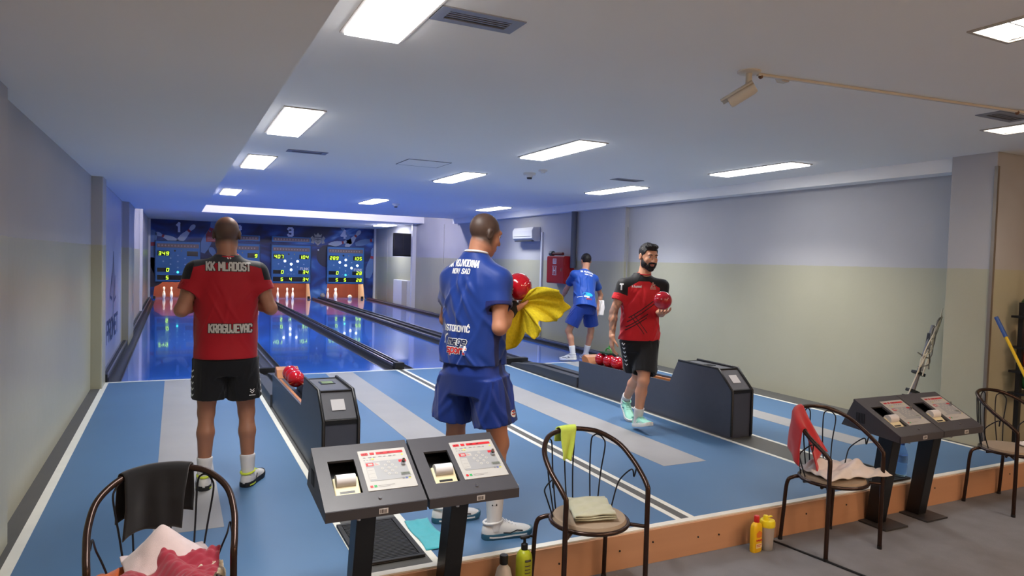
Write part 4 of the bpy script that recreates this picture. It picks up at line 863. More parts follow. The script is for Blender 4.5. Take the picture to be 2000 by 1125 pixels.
# monitor at the far end
t = thing('monitor', 'dark double screen monitor on the far right wall above the white cabinet', 'monitor', (6.55, 21.38, 1.66), .12)
B().box(-.32, .31, 0, .09, 0, .74).build('casing', M_black, t, bevel=.012)
for x0, x1 in ((-.29, -.01), (.02, .28)): B().box(x0, x1, -.004, .002, .05, .69).build('screen', mat('screen_dark', (44, 46, 54), .12, var=.6, scale=3), t)
B().tube([(.1, .06, .37), (.316, .10, .37)], .03, 8).build('bracket', M_panel, t)
t = thing('white_cabinet', 'low white cabinet on the far right wall under the monitors', 'cabinet', (6.855, 22.2, .03))
B().box(-.12, 0, -.75, .8, 0, .85).build('cabinet_body', M_white, t, bevel=.008)
for y0, y1 in ((-.18, .78), (-.73, -.2)): B().box(-.13, -.12, y0, y1, .02, .83).build('door', M_white if y0 > -.5 else mat('beige_door', (186, 180, 162), .4), t, bevel=.004)
# ceiling camera with its trunking
M_camw = mat('camera_white', (206, 198, 184), .4)
t = thing('security_camera', 'white bullet security camera hanging from the ceiling', 'camera', (2.92, 2.98, ZC))
B().lathe([(.055, -.012), (.065, -.006), (.065, 0)], n=24).build('ceiling_plate', M_camw, t, smooth=40)
B().tube([(0, 0, -.01), (0, 0, -.075), (-.012, .01, -.10)], .018, 12).build('stem', M_camw, t, smooth=50)
dv = Vector((-.45, .62, -.42)).normalized(); a = Vector((.01, -.02, -.10)); bdy = B().tube([a-dv*.02, a, a+dv*.13, a+dv*.14], [.028, .034, .036, .033], 18).build('camera_body', M_camw, t, smooth=40)
B().tube([a+dv*.135, a+dv*.1415], .024, 14).build('lens', M_black, bdy); upv = Vector((0, 0, 1))-dv*dv.z; upv.normalize()
sd = dv.cross(upv); pts = []
rows = [[a+dv*q+upv*(.042*math.cos(k))+sd*(.042*math.sin(k)) for k in (-1.1, -.7, -.35, 0, .35, .7, 1.1)] for q in (-.02, .06, .175)]
B().grid(rows).build('sun_shield', M_camw, bdy, smooth=40, solid=.004)
t = thing('cable_trunking', 'thin cream cable trunking across the ceiling from the camera', 'trunking', (2.98, 2.98, ZC))
A0, A1 = Vector((0, 0, 0)), Vector((2.12, -.245, 0)); A2 = A1+Vector((1.6, -.17, 0))
for p, q in ((A0, A1), (A1, A2)):
    dd = (q-p).normalized(); M4 = Matrix.Translation((p+q)/2+Vector((0, 0, -.008))) @ Matrix.Rotation(math.atan2(dd.y, dd.x), 4, 'Z')
    B().obox(M4, (q-p).length-.01, .018, .014).build('duct', M_camw, t)
for p in (A0+Vector((.03, 0, -.016)), A1+Vector((0, 0, -.016))): B().ball(p, .014, 10, 8).build('joint', mat('joint_brown', (120, 84, 60), .5), t, smooth=True)
tag(B().prism([(.0, .0), (.09, .0), (.07, -.022), (.02, -.022)], 1, -.02, .02).build('cable_clip', M_camw), 'small cream clip on the ceiling beside the trunking', 'clip').location = (3.15, 2.99, ZC)
for x, y, s, lab in ((3.98, 7.72, 1.0, 'white smoke detector with dark base under the middle light'), (3.98, 7.37, .7, 'small flat ceiling detector behind the smoke detector'), (4.04, 13.75, 1.0, 'far smoke detector beside the small middle light')):
    t = thing('smoke_detector', lab, 'detector', (x, y, ZC), group='ceiling detectors')
    B().lathe([(.035*s, -.055*s), (.05*s, -.03*s), (.075*s, -.028*s), (.08*s, 0)], n=22).build('detector_body', M_white, t, smooth=40)
    if s == 1: B().lathe([(.03, -.075), (.034, -.056)], n=16).build('sensor_cage', M_vdk, t, smooth=40)
# pole and cables leaning behind the pier
t = thing('leaning_pole', 'grey pole bundled with cables leaning in the corner by the pier', 'pole', (6.53, 4.42, 0))
pd = Vector((.33, -.06, 1.0)); B().tube([(0, 0, .0), pd*.5, pd*1.06], .021, 10).build('pole', mat('pole_grey', (110, 110, 114), .4, metal=.4), t, smooth=50)
for q, sx in ((.34, -.03), (.40, .0), (.58, 0)): B().obox(Matrix.Translation(pd*q+Vector((sx, 0, 0))) @ Matrix.Rotation(.32, 4, 'Y'), .15, .06, .030).build('clamp', M_black, t, bevel=.004)
B().obox(Matrix.Translation(pd*.92) @ Matrix.Rotation(.22, 4, 'Y'), .04, .04, .13).build('clamp', M_black, t, bevel=.006)
M_cab = mat('cable_cream', (196, 190, 170), .5); M_cab2 = mat('cable_grey', (120, 118, 112), .5)
t = thing('cable_bundle', 'tangle of cream cables hanging over the leaning pole', 'cables', (6.56, 4.38, 0))
rr = random.Random(4)
for k in range(9):
    a = Vector((.27+rr.uniform(-.01, .02), -.13, 1.20+rr.uniform(-.06, .05))); pts = [a]
    for q in range(5):
        f = (q+1)/5; pts.append(Vector((.27-.42*f*(1 if k == 0 else rr.uniform(.15, .6))+rr.uniform(-.02, .02), -.13+.06*f, 1.18-(.85 if k == 0 else rr.uniform(.3, .6))*f+rr.uniform(-.02, .02))))
    B().tube(bez(pts, 6), .0062, 6).build('cable', M_cab if k % 2 == 0 else M_cab2, t, smooth=60)
# mop and ball rack at the right edge
t = thing('mop', 'mop stick with yellow shaft and blue grip leaning on the wall', 'mop', (6.43, 2.78, ZF))
p0, p1 = Vector((0, 0, .02)), Vector((.19, .85, 1.42)); dd = (p1-p0)
B().tube([p0, p0+dd*.88], .013, 10).build('shaft', mat('mop_yellow', (222, 186, 30), .4), t, smooth=50); B().tube([p0+dd*.88, p1], .017, 10).build('grip', mat('mop_blue', (50, 84, 150), .45), t, smooth=50)
B().box(-.12, .12, -.06, .06, 0, .03).build('mop_head', mat('mop_grey', (150, 150, 150), .9, bump=.6), t, bevel=.01)
t = thing('ball_rack', 'black upright ball rack at the right picture edge', 'rack', (6.93, 3.58, .003))
B().box(-.02, .02, -.02, .02, .02, 1.34).build('upright', M_black, t); B().box(.40, .44, -.02, .02, .02, 1.34).build('upright', M_black, t)
B().box(-.10, .52, -.12, .10, .0, .02).build('foot', M_black, t)
for zz in (.50, .70, .92, 1.20): B().box(-.06, .50, -.10, .06, zz, zz+.02).build('shelf', M_black, t)
for x, zz, c, lab in ((.10, .72, (170, 60, 36), 'dark orange ball on the third shelf of the black rack'), (.10, .94, (160, 34, 36), 'dark red ball on the second shelf of the black rack'), (.10, 1.22, (50, 90, 50), 'green ball on the top shelf of the black rack'), (.10, .52, (40, 96, 56), 'green ball on the lowest shelf of the black rack')):
    t = ball_thing((6.93+x, 3.56, .003+zz+.10), lab, 'balls on the black rack', m=mat('rack_ball_%d' % c[0], c, .3))
# ================================================================== IMPLICIT SURFACES (bodies and clothing)
class Field:
    def __init__(s, lo, hi, h):
        s.h = h; s.lo = np.array(lo, float); s.n = (np.ceil((np.array(hi)-s.lo)/h)).astype(int)+1
        s.D = np.full(s.n, 9.0, np.float32); s.ax = [(s.lo[i]+h*np.arange(s.n[i])).astype(np.float32) for i in range(3)]
    def region(s, lo, hi):
        sl = []
        for i in range(3):
            a = int(np.clip(np.floor((lo[i]-s.lo[i])/s.h), 0, s.n[i]-1)); b = int(np.clip(np.ceil((hi[i]-s.lo[i])/s.h)+1, a+1, s.n[i])); sl.append(slice(a, b))
        return tuple(sl), s.ax[0][sl[0]][:, None, None], s.ax[1][sl[1]][None, :, None], s.ax[2][sl[2]][None, None, :]
    def put(s, fn, lo, hi, k=.02, sub=False):
        m = k+3*s.h; sl, X, Y, Z = s.region([v-m for v in lo], [v+m for v in hi]); d = fn(X, Y, Z).astype(np.float32); D = s.D[sl]
        if sub:
            e = -d; hh = np.maximum(k-np.abs(D-e), 0)/k; s.D[sl] = np.maximum(D, e)+hh*hh*k*.25
        else:
            hh = np.maximum(k-np.abs(D-d), 0)/k; s.D[sl] = np.minimum(D, d)+(-hh*hh*k*.25)
    def cone(s, a, b, ra, rb, k=.02, sub=False):
        a = np.array(a, float); b = np.array(b, float); ba = b-a; L2 = max(ba@ba, 1e-9)
        def fn(X, Y, Z):
            x, y, z = X-a[0], Y-a[1], Z-a[2]; t = np.clip((x*ba[0]+y*ba[1]+z*ba[2])/L2, 0, 1)
            return np.sqrt((x-t*ba[0])**2+(y-t*ba[1])**2+(z-t*ba[2])**2)-(ra+(rb-ra)*t)
        r = max(ra, rb); s.put(fn, np.minimum(a, b)-r, np.maximum(a, b)+r, k, sub)
    def chain(s, pts, rad, k=.02):
        for i in range(len(pts)-1): s.cone(pts[i], pts[i+1], rad[i], rad[i+1], k)
    def cyl(s, a, b, ra, rb, k=.02, sub=False, ext=0.0):
        """flat ended tapered cylinder"""
        a = np.array(a, float); b = np.array(b, float); ba = b-a; L = np.linalg.norm(ba); u = ba/L
        def fn(X, Y, Z):
            x, y, z = X-a[0], Y-a[1], Z-a[2]; t = x*u[0]+y*u[1]+z*u[2]; f = np.clip(t/L, 0, 1)
            rd = np.sqrt(np.maximum((x-t*u[0])**2+(y-t*u[1])**2+(z-t*u[2])**2, 0))-(ra+(rb-ra)*f)
            if ext: rd = np.where(t < 0, np.sqrt(np.maximum(x*x+y*y+z*z, 0))-ra, rd); return np.maximum(rd, t-L)
            return np.maximum(np.maximum(rd, t-L), -t-ext)
        r = max(ra, rb)+ext; s.put(fn, np.minimum(a, b)-r, np.maximum(a, b)+r, k, sub)
    def ell(s, c, r, R=None, k=.02, sub=False):
        c = np.array(c, float); r = np.array(r, float); R = np.eye(3) if R is None else np.array(R)
        def fn(X, Y, Z):
            x, y, z = X-c[0], Y-c[1], Z-c[2]; q = [(x*R[0, i]+y*R[1, i]+z*R[2, i]) for i in range(3)]
            k0 = np.sqrt(sum((q[i]/r[i])**2 for i in range(3))); k1 = np.sqrt(sum((q[i]/r[i]**2)**2 for i in range(3)))+1e-6
            return k0*(k0-1)/k1
        m = r.max(); s.put(fn, c-m, c+m, k, sub)
    def sect(s, O, R, zs, a, b, oy, p=2.3, k=.03, sub=False, wr=None, ends=True):
        """stack of super-ellipses; local axes are the columns of R, local z runs along the stack"""
        O = np.array(O, float); R = np.array(R); zs = np.array(zs, float)
        zz = np.linspace(zs[0], zs[-1], 200); ia, ib, io = [np.interp(zz, zs, v) for v in (a, b, oy)]
        ker = np.ones(9)/9.0
        sm = lambda v: np.convolve(np.pad(v, 4, mode='edge'), ker, 'valid')
        ia, ib, io = sm(ia), sm(ib), sm(io)
        def fn(X, Y, Z):
            x, y, z = X-O[0], Y-O[1], Z-O[2]; q = [(x*R[0, i]+y*R[1, i]+z*R[2, i]) for i in range(3)]
            A = np.interp(q[2], zz, ia); Bq = np.interp(q[2], zz, ib); C = np.interp(q[2], zz, io)
            d = ((np.abs(q[0]/A)**p+np.abs((q[1]-C)/Bq)**p)**(1/p)-1)*np.minimum(A, Bq)
            if wr: d = d-wr(q[0], q[1], q[2])
            if ends: d = np.maximum(d, np.maximum(q[2]-zs[-1], zs[0]-q[2]))
            return d
        m = max(max(a), max(b)); z0, z1 = O+R[:, 2]*zs[0], O+R[:, 2]*zs[-1]
        s.put(fn, np.minimum(z0, z1)-m, np.maximum(z0, z1)+m, k, sub)
    def plane_cut(s, P, n):
        """remove everything on the side the normal points to"""
        X, Y, Z = s.ax[0][:, None, None], s.ax[1][None, :, None], s.ax[2][None, None, :]
        s.D = np.maximum(s.D, ((X-P[0])*n[0]+(Y-P[1])*n[1]+(Z-P[2])*n[2]).astype(np.float32))
    def mesh(s, name, mats, parent=None, attrs=None, smooth=1):
        D = s.D; D[0], D[-1] = 9, 9; D[:, 0], D[:, -1] = 9, 9; D[:, :, 0], D[:, :, -1] = 9, 9
        S = D < 0; c = np.zeros(np.array(D.shape)-1, np.int8)
        offs = [(i, j, k) for i in (0, 1) for j in (0, 1) for k in (0, 1)]
        sl = lambda o: tuple(slice(q, D.shape[i]-1+q) for i, q in enumerate(o))
        for o in offs: c += S[sl(o)]
        act = np.argwhere((c > 0) & (c < 8)); idx = np.full(c.shape, -1, np.int32); idx[act[:, 0], act[:, 1], act[:, 2]] = np.arange(len(act))
        V = {o: D[act[:, 0]+o[0], act[:, 1]+o[1], act[:, 2]+o[2]] for o in offs}
        pos = np.zeros((len(act), 3)); cnt = np.zeros(len(act))
        for o in offs:
            for ax in range(3):
                if o[ax]: continue
                q = list(o); q[ax] = 1; q = tuple(q); d0, d1 = V[o], V[q]; m = (d0 < 0) != (d1 < 0)
                t = np.where(m, d0/np.where(m, d0-d1, 1), 0); p = np.zeros((len(act), 3)); p[:] = o; p[:, ax] += t
                pos[m] += p[m]; cnt[m] += 1
        pos = pos/cnt[:, None]+act
        quads = []
        for ax in range(3):
            a1, a2 = [(1, 2), (2, 0), (0, 1)][ax]
            A = [slice(None)]*3; Bq = [slice(None)]*3; A[ax] = slice(0, -1); Bq[ax] = slice(1, None); m = S[tuple(A)] != S[tuple(Bq)]
            e = np.argwhere(m); e = e[(e[:, a1] > 0) & (e[:, a2] > 0) & (e[:, a1] < c.shape[a1]) & (e[:, a2] < c.shape[a2])]
            ins = S[e[:, 0], e[:, 1], e[:, 2]]
            def cell(d1, d2): q = e.copy(); q[:, a1] -= d1; q[:, a2] -= d2; return idx[q[:, 0], q[:, 1], q[:, 2]]
            f = np.stack([cell(1, 1), cell(0, 1), cell(0, 0), cell(1, 0)], 1); f[~ins] = f[~ins][:, ::-1]; quads.append(f)
        F = np.concatenate(quads); F = F[(F >= 0).all(1)]; P = s.lo+pos*s.h
        for _ in range(smooth):                     # light Laplacian pass
            acc = np.zeros_like(P); n_ = np.zeros(len(P))
            for i in range(4):
                a_, b_ = F[:, i], F[:, (i+1) % 4]
                for q in range(3): acc[:, q] += np.bincount(a_, P[b_, q], len(P))+np.bincount(b_, P[a_, q], len(P))
                n_ += np.bincount(a_, minlength=len(P))+np.bincount(b_, minlength=len(P))
            P = P*.5+.5*acc/np.maximum(n_, 1)[:, None]
        me = bpy.data.meshes.new(name); me.vertices.add(len(P)); me.vertices.foreach_set('co', P.astype(np.float32).ravel())
        me.loops.add(F.size); me.loops.foreach_set('vertex_index', F.astype(np.int32).ravel()); me.polygons.add(len(F))
        me.polygons.foreach_set('loop_start', np.arange(0, F.size, 4, dtype=np.int32))
        try: me.polygons.foreach_set('loop_total', np.full(len(F), 4, np.int32))
        except Exception: pass
        me.polygons.foreach_set('use_smooth', np.ones(len(F), bool)); me.update(calc_edges=True); me.validate()
        for m in (mats if isinstance(mats, (list, tuple)) else [mats]): me.materials.append(m)
        if attrs:
            for nm, fn in attrs.items():
                at = me.attributes.new(nm, 'FLOAT', 'POINT'); at.data.foreach_set('value', np.asarray(fn(P), np.float32))
        o = bpy.data.objects.new(name, me); COL.objects.link(o)
        if parent is not None: o.parent = parent; o.location = -Vector(parent.location)
        return o
def layered(name, base, layers, rough=.6, sheen=.15, weave=0.0, soft=False, var=.05, vscale=9, sss=0.0, bump=0.0, bscale=40):
    """base colour with further colours laid over it where a mesh attribute is above zero (the print and panels of a garment, hair on skin)"""
    m = bpy.data.materials.new(name); m.use_nodes = True; nt = m.node_tree; b = nt.nodes['Principled BSDF']
    tc = N(nt, 'ShaderNodeTexCoord'); nz = N(nt, 'ShaderNodeTexNoise'); nz.inputs['Scale'].default_value = vscale; nz.inputs['Detail'].default_value = 4; nt.links.new(tc.outputs['Object'], nz.inputs[0])
    def col(rgb):
        c = lin(rgb); x = N(nt, 'ShaderNodeMix', data_type='RGBA'); x.inputs[6].default_value = tuple(v*(1-var) for v in c[:3])+(1,); x.inputs[7].default_value = tuple(min(1, v*(1+var)) for v in c[:3])+(1,)
        nt.links.new(nz.outputs[0], x.inputs[0]); return x.outputs[2]
    cur = col(base)
    for at, rgb, *rest in layers:
        an = N(nt, 'ShaderNodeAttribute', attribute_name=at); fac = an.outputs['Fac']
        if rest:   # soft edge of the given width
            r = N(nt, 'ShaderNodeMapRange'); r.inputs[1].default_value = -rest[0]; r.inputs[2].default_value = rest[0]; r.inputs[4].default_value = rest[1] if len(rest) > 1 else 1.0; nt.links.new(fac, r.inputs[0]); fac = r.outputs[0]
        else:
            g = N(nt, 'ShaderNodeMath', operation='GREATER_THAN'); g.inputs[1].default_value = 0.0; nt.links.new(fac, g.inputs[0]); fac = g.outputs[0]
        x = N(nt, 'ShaderNodeMix', data_type='RGBA'); nt.links.new(fac, x.inputs[0]); nt.links.new(cur, x.inputs[6]); nt.links.new(col(rgb), x.inputs[7]); cur = x.outputs[2]
    nt.links.new(cur, b.inputs['Base Color']); b.inputs['Roughness'].default_value = rough; b.inputs['Sheen Weight'].default_value = sheen; b.inputs['Specular IOR Level'].default_value = .5 if sss else .22
    if sss: b.inputs['Subsurface Weight'].default_value = sss; b.inputs['Subsurface Radius'].default_value = (.012, .005, .003); b.inputs['Subsurface Scale'].default_value = .5
    if bump:
        n2 = N(nt, 'ShaderNodeTexNoise'); n2.inputs['Scale'].default_value = bscale; nt.links.new(tc.outputs['Object'], n2.inputs[0]); bp = N(nt, 'ShaderNodeBump'); bp.inputs['Strength'].default_value = bump; bp.inputs['Distance'].default_value = .004
        nt.links.new(n2.outputs[0], bp.inputs['Height']); nt.links.new(bp.outputs[0], b.inputs['Normal'])
    return m
def frame(fwd, up=(0, 0, 1)):
    """3x3 with columns right, forward, up"""
    z = np.array(up, float); z /= np.linalg.norm(z); y = np.array(fwd, float); y = y-z*(y@z); y /= np.linalg.norm(y); x = np.cross(y, z); return np.stack([x, y, z], 1)
def local(P, O, R): return (P-np.array(O)) @ R
def wrinkle(seed, amp, n=22, tilt=.8, wid=(.007, .022), zr=(-.05, .5)):
    """soft folds: ridges and hollows running mostly down the cloth, placed around the body"""
    r = random.Random(seed); T = [(r.uniform(-PI, PI), r.uniform(*zr), r.uniform(-tilt, tilt), r.uniform(*wid), r.uniform(.05, .16), r.choice((1, 1, -1))*r.uniform(.5, 1)) for _ in range(n)]
    def f(x, y, z):
        th = np.arctan2(y, x); s = 0
        for t0, z0, tl, w_, ln, am in T:
            u = ((th-t0+PI) % (2*PI)-PI)*.17; v = z-z0; c, q = math.cos(tl), math.sin(tl); p = u*c+v*q; l = -u*q+v*c
            s = s+am*np.exp(-(p/w_)**2-(l/ln)**2)
        return amp*s
    return f
def project_print(name, target, quads, O, U, V, D, m, off=.0025, parent=None, warp=None, maxd=2.0):
    """flat print (quads in u, v metres) pressed on to a garment along direction D"""
    O, U, V, D = Vector(O), Vector(U).normalized(), Vector(V).normalized(), Vector(D).normalized()
    me = target.data; bv = BVHTree.FromPolygons([tuple(v.co) for v in me.vertices], [tuple(p.vertices) for p in me.polygons]) if 'bvh' not in CACHE or CACHE['bvh'][0] != me.name else CACHE['bvh'][1]
    CACHE['bvh'] = (me.name, bv); b = B()
    sh = target.matrix_parent_inverse  # garments are built in world coordinates
    for q in quads:
        vs = []
        for u, v in q:
            if warp: u, v = warp(u, v)
            hit, nrm, _, _ = bv.ray_cast(O+U*u+V*v, D, maxd)
            if hit is None: vs = None; break
            if nrm.dot(D) > 0: nrm = -nrm
            vs.append(hit+nrm*off)
        if vs and max((a-c).length for a in vs for c in vs) < .12: b.add(vs, [tuple(range(len(vs)))])
    if not b.f: return None
    o = b.build(name, m, target); return o
CACHE = {}
def head_prims(F, C, R, k=.012, jaw=1.0, ears=True, S=1.0):
    """head of about 0.235 m at centre C with axes R (right, forward, up)"""
    C = np.array(C); w_ = lambda x, y, z: C+R @ np.array((x*S, y*S, z)); E0 = F.ell
    class _F:
        ell = staticmethod(lambda c, r, *a, **q: E0(c, (r[0]*S, r[1]*S, r[2]), *a, **q)); cone = F.cone
    F = _F
    F.ell(w_(0, -.014, .028), (.0775, .098, .086), R, .01)
    F.ell(w_(0, .022, -.032), (.064, .074, .082), R, .03)
    F.ell(w_(0, .036, -.082), (.050*jaw, .048, .036), R, .025); F.ell(w_(0, .066, -.104), (.024, .020, .018), R, .02)
    for s in (-1, 1):
        F.ell(w_(s*.044*jaw, .002, -.066), (.020, .040, .034), R, .025); F.ell(w_(s*.040, .066, -.030), (.022, .018, .020), R, .02)
    F.cone(w_(-.036, .083, .024), w_(.036, .083, .024), .013, .013, .014)
    F.cone(w_(0, .090, .008), w_(0, .112, -.034), .008, .0125, .010)
    for s in (-1, 1): F.ell(w_(s*.012, .100, -.038), (.009, .011, .008), R, .008)
    for s in (-1, 1): F.ell(w_(s*.031, .100, .004), (.018, .015, .011), R, .010, sub=True)
    F.ell(w_(0, .090, -.067), (.024, .013, .007), R, .006); F.ell(w_(0, .089, -.079), (.020, .013, .008), R, .006)
    if ears:
        for s in (-1, 1):
            F.ell(w_(s*.082, -.012, -.008), (.011, .021, .033), R, .010); F.ell(w_(s*.093, -.006, -.006), (.007, .011, .020), R, .006, sub=True)
def hand_prims(F, W, fwd, palm, thumb, curl=(.35, .5, .4), spread=.06, size=1.0, thumb_curl=.5, open_thumb=.6, fc=None):
    """wrist W, fwd along the palm, palm = direction the palm faces, thumb = side of the thumb"""
    f = np.array(fwd, float); f /= np.linalg.norm(f); n = np.array(palm, float); n -= f*(n@f); n /= np.linalg.norm(n); t = np.array(thumb, float); t -= f*(t@f)+n*(t@n); t /= np.linalg.norm(t)
    W = np.array(W, float); S = size
    for q in (-.030, -.010, .012, .032): F.cone(W+t*q*.75*S, W+f*.085*S+t*q*S, .016*S, .0125*S, .014)
    F.cone(W+f*.01*S+t*.02*S, W+f*.045*S+t*.040*S+n*.010*S, .018*S, .013*S, .014)
    lens = ((.046, .027, .021), (.050, .031, .022), (.047, .029, .022), (.036, .022, .019)); base = (.033, .011, -.011, -.032); out = []
    for i in range(4):
        p = W+f*(.088, .092, .088, .080)[i]*S+t*base[i]*S; a = 0.0; sp = (1.4, .4, -.5, -1.5)[i]*spread; cc = fc[i] if fc else curl
        for j, L in enumerate(lens[i]):
            a += cc[j]; d = (f*math.cos(a)+n*math.sin(a)); d = d+t*sp; d /= np.linalg.norm(d); q = p+d*L*S
            F.cone(p, q, (.0088, .0080, .0072)[j]*S, (.0080, .0072, .0062)[j]*S, .004); p = q
        out.append(p)
    p = W+f*.035*S+t*.036*S+n*.008*S; d = t*open_thumb+f*.75+n*.35; d /= np.linalg.norm(d); q = p+d*.042*S; F.cone(p, q, .0115*S, .0095*S, .008)
    d2 = f*.85+n*thumb_curl+t*.15; d2 /= np.linalg.norm(d2); r_ = q+d2*.032*S; F.cone(q, r_, .0095*S, .0075*S, .004); out.append(r_)
    return out
def limb(F, a, b, ra, rm, rb, mid=.4, k=.02, bulge=None):
    a, b = np.array(a, float), np.array(b, float); m = a+(b-a)*mid
    if bulge is not None: m = m+np.array(bulge)
    F.cone(a, m, ra, rm, k); F.cone(m, b, rm, rb, k)
def build_body(root, J, skin, h=.005, attrs=None, girth=1.0, arm=1.0, hands=None, jaw=1.0, hs=1.0):
    pts = np.array([np.array(v, float) for v in J.values() if not isinstance(v, np.ndarray) or v.ndim == 1]); lo, hi = pts.min(0)-.22, pts.max(0)+.22; lo[2] = max(lo[2], -.02)
    F = Field(lo, hi, h); Rt = J['Rt']; P = np.array(J['pelvis']); g = girth; CACHE['back'] = -Vector(Rt[:, 1])
    F.sect(P, Rt, [-.10, 0, .12, .26, .40, .50, .56], [.13*g, .155*g, .14*g, .145*g, .155, .14, .06], [.09*g, .10*g, .095*g, .10*g, .10, .08, .055], [0, 0, .0, .0, -.005, -.015, -.02], 2.2, .03)
    Nk = np.array(J['neck']); hc = np.array(J['head']); Rh = J['Rh']
    F.cone(Nk-Rt[:, 2]*.06, hc+Rh @ np.array((0, -.022, -.06)), .064*jaw, .055*jaw, .03)
    head_prims(F, hc, Rh, jaw=jaw, S=hs)
    for s, q in (('R', 1), ('L', -1)):
        sh, el, wr = [np.array(J[n_+s], float) for n_ in ('shoulder', 'elbow', 'wrist')]
        sh = sh-Rt[:, 2]*.026; F.ell(sh, (.048*arm, .048*arm, .048*arm), None, .03); limb(F, sh, el, .050*arm, .047*arm, .038*arm, .45); limb(F, el, wr, .040*arm, .041*arm, .026, .28); F.cone(wr-(wr-el)*.06, wr+(wr-el)*.04, .026, .026, .01)
        hp, kn, an = [np.array(J[n_+s], float) for n_ in ('hip', 'knee', 'ankle')]
        limb(F, hp, kn, .085*g, .078*g, .052, .45, .03); ax = (an-kn); back = -np.array(J['Rt'])[:, 1]*.016
        F.ell(kn+np.array(J['Rt'])[:, 1]*.012, (.046, .046, .052), None, .03); limb(F, kn, an, .047, .054, .034, .32, .02, back); F.cone(an-ax*.05, an+np.array((0, 0, -.05)), .034, .036, .02)
        if hands and s in hands: hands[s](F, wr, el)
    return F.mesh('body', skin, root, attrs)
SHOE_ST = [(-.012, .008, .040), (-.006, .022, .070), (.008, .033, .086), (.04, .042, .092), (.08, .042, .094), (.115, .041, .092), (.15, .044, .080), (.19, .048, .066), (.225, .048, .057), (.255, .042, .050), (.275, .031, .042), (.288, .012, .030)]
def shoe(root, heel, d2, pitch, mu, ms, accents=(), L=1.0, lift=0.0, roll=0.0, lace=None):
    """heel: point under the heel; d2: horizontal toe direction; pitch > 0 raises the toe"""
    d = Vector((d2[0], d2[1], 0)).normalized(); x = Vector((d.y, -d.x, 0)); R = Matrix((x, d, Vector((0, 0, 1)))).transposed().to_4x4()
    M4 = Matrix.Translation(Vector(heel)-Vector(root.location)) @ R @ Matrix.Rotation(pitch, 4, 'X')
    n = 18; rows = []
    for y, w_, t in SHOE_ST:
        row = []
        for k in range(n+1):
            a = PI*k/n; cx = math.cos(a); sz = math.sin(a); e = .75
            px = w_*math.copysign(abs(cx)**.8, cx); pz = .022+(t-.022)*abs(sz)**e
            row.append(M4 @ Vector((px*L, y*L, pz*L)))
        rows.append(row)
    b = B().grid(rows); b.add(rows[0], [tuple(range(n+1))]); b.add(rows[-1], [tuple(range(n+1))]); up = b.build('shoe', mu, root, smooth=50)
    # sole: outline extruded
    b = B(); ring = []
    outl = [(w_+.004, y) for y, w_, t in SHOE_ST]+[(-(w_+.004), y) for y, w_, t in reversed(SHOE_ST)]
    def spring(y): return .014*max(0, (y-.20)/.09)**2
    lv = [(.0, .96), (.010, 1.0), (.026, 1.0), (.031, .97)]
    rows = [[M4 @ Vector((px*f*L, ((py-.14)*(.99+.01*f)+.14)*L, (zz+spring(py))*L)) for px, py in outl+[outl[0]]] for zz, f in lv]
    b.grid(rows); m_ = len(outl); b.add([v for v in rows[0][:-1]], [tuple(range(m_))]); b.add([v for v in rows[-1][:-1]], [tuple(range(m_))])
    so = b.build('sole', ms, up, smooth=40)
    col = [M4 @ Vector((.040*L*math.cos(2*PI*k/20), (.050+.052*math.sin(2*PI*k/20))*L, (.092+.006*math.sin(2*PI*k/20))*L)) for k in range(20)]
    B().tube(col, .008*L, 8, closed=True).build('collar', lace or mu, up, smooth=60)
    for k in range(4):
        yy = .118+.020*k; tt = .0955-.0095*k; pts = [M4 @ Vector((q*L, yy*L, (tt-.3*q*q/.03*.12)*L)) for q in (-.026, -.013, 0, .013, .026)]
        B().tube(pts, .0032*L, 6).build('lace', lace or mu, up, smooth=60)
    for kind, m in accents:
        if kind == 'heel': B().box(-.026*L, .026*L, -.006*L, .02*L, .004*L, .016*L)
        for s in (-1, 1):
            if kind == 'swoosh': pl = [(.10, .036), (.14, .032), (.18, .045), (.215, .040)]; wd = .006
            elif kind == 'stripe': pl = [(.085, .034), (.12, .060)]; wd = .012
            elif kind == 'heel': pl = [(.004, .012), (.075, .013)]; wd = .010
            else: pl = [(.02, .017), (.10, .013), (.16, .018), (.24, .020)]; wd = .009
            bb = B()
            def W_at(y): return np.interp(y, [q[0] for q in SHOE_ST], [q[1] for q in SHOE_ST])
            def side(y, z):
                t = np.interp(y, [q[0] for q in SHOE_ST], [q[2] for q in SHOE_ST]); w0 = W_at(y)
                if z < .030: return w0+.0058
                f = min(.98, max(0, (z-.022)/(t-.022)))**(1/.75); return w0*(1-f*f)**.4+.003
            for a, c in zip(pl[:-1], pl[1:]):
                for q in range(4):
                    y0, z0 = a[0]+(c[0]-a[0])*q/4, a[1]+(c[1]-a[1])*q/4; y1, z1 = a[0]+(c[0]-a[0])*(q+1)/4, a[1]+(c[1]-a[1])*(q+1)/4
                    bb.add([M4 @ Vector((s*side(y, z)*L, y*L, z*L)) for y, z in ((y0, z0-wd/2), (y1, z1-wd/2), (y1, z1+wd/2), (y0, z0+wd/2))], [(0,1,2,3)])
            bb.build('accent', m, up)
    return up
def sock(root, an, kn, m, top=.10, r0=.042, r1=.046, low=.05):
    an, kn = Vector(an), Vector(kn); u = (kn-an).normalized(); L = (kn-an).length; o = Vector(root.location); pts = [an-Vector((0, 0, low))-o]; rr = [.046]
    bk = Vector((0, 0, 0)) if 'back' not in CACHE else CACHE['back']
    for q in (0, .25, .5, .75, .96, 1.0):
        d = top*q; f = 1-d/L; t = max(0, (1-f)/.68); pts.append(an+u*d+bk*min(1, t)*.016-o); rr.append(.034+.020*min(1, t)+(.0085 if q < 1 else .005))
    return B().tube(pts, rr, 20).build('sock', m, root, smooth=60)
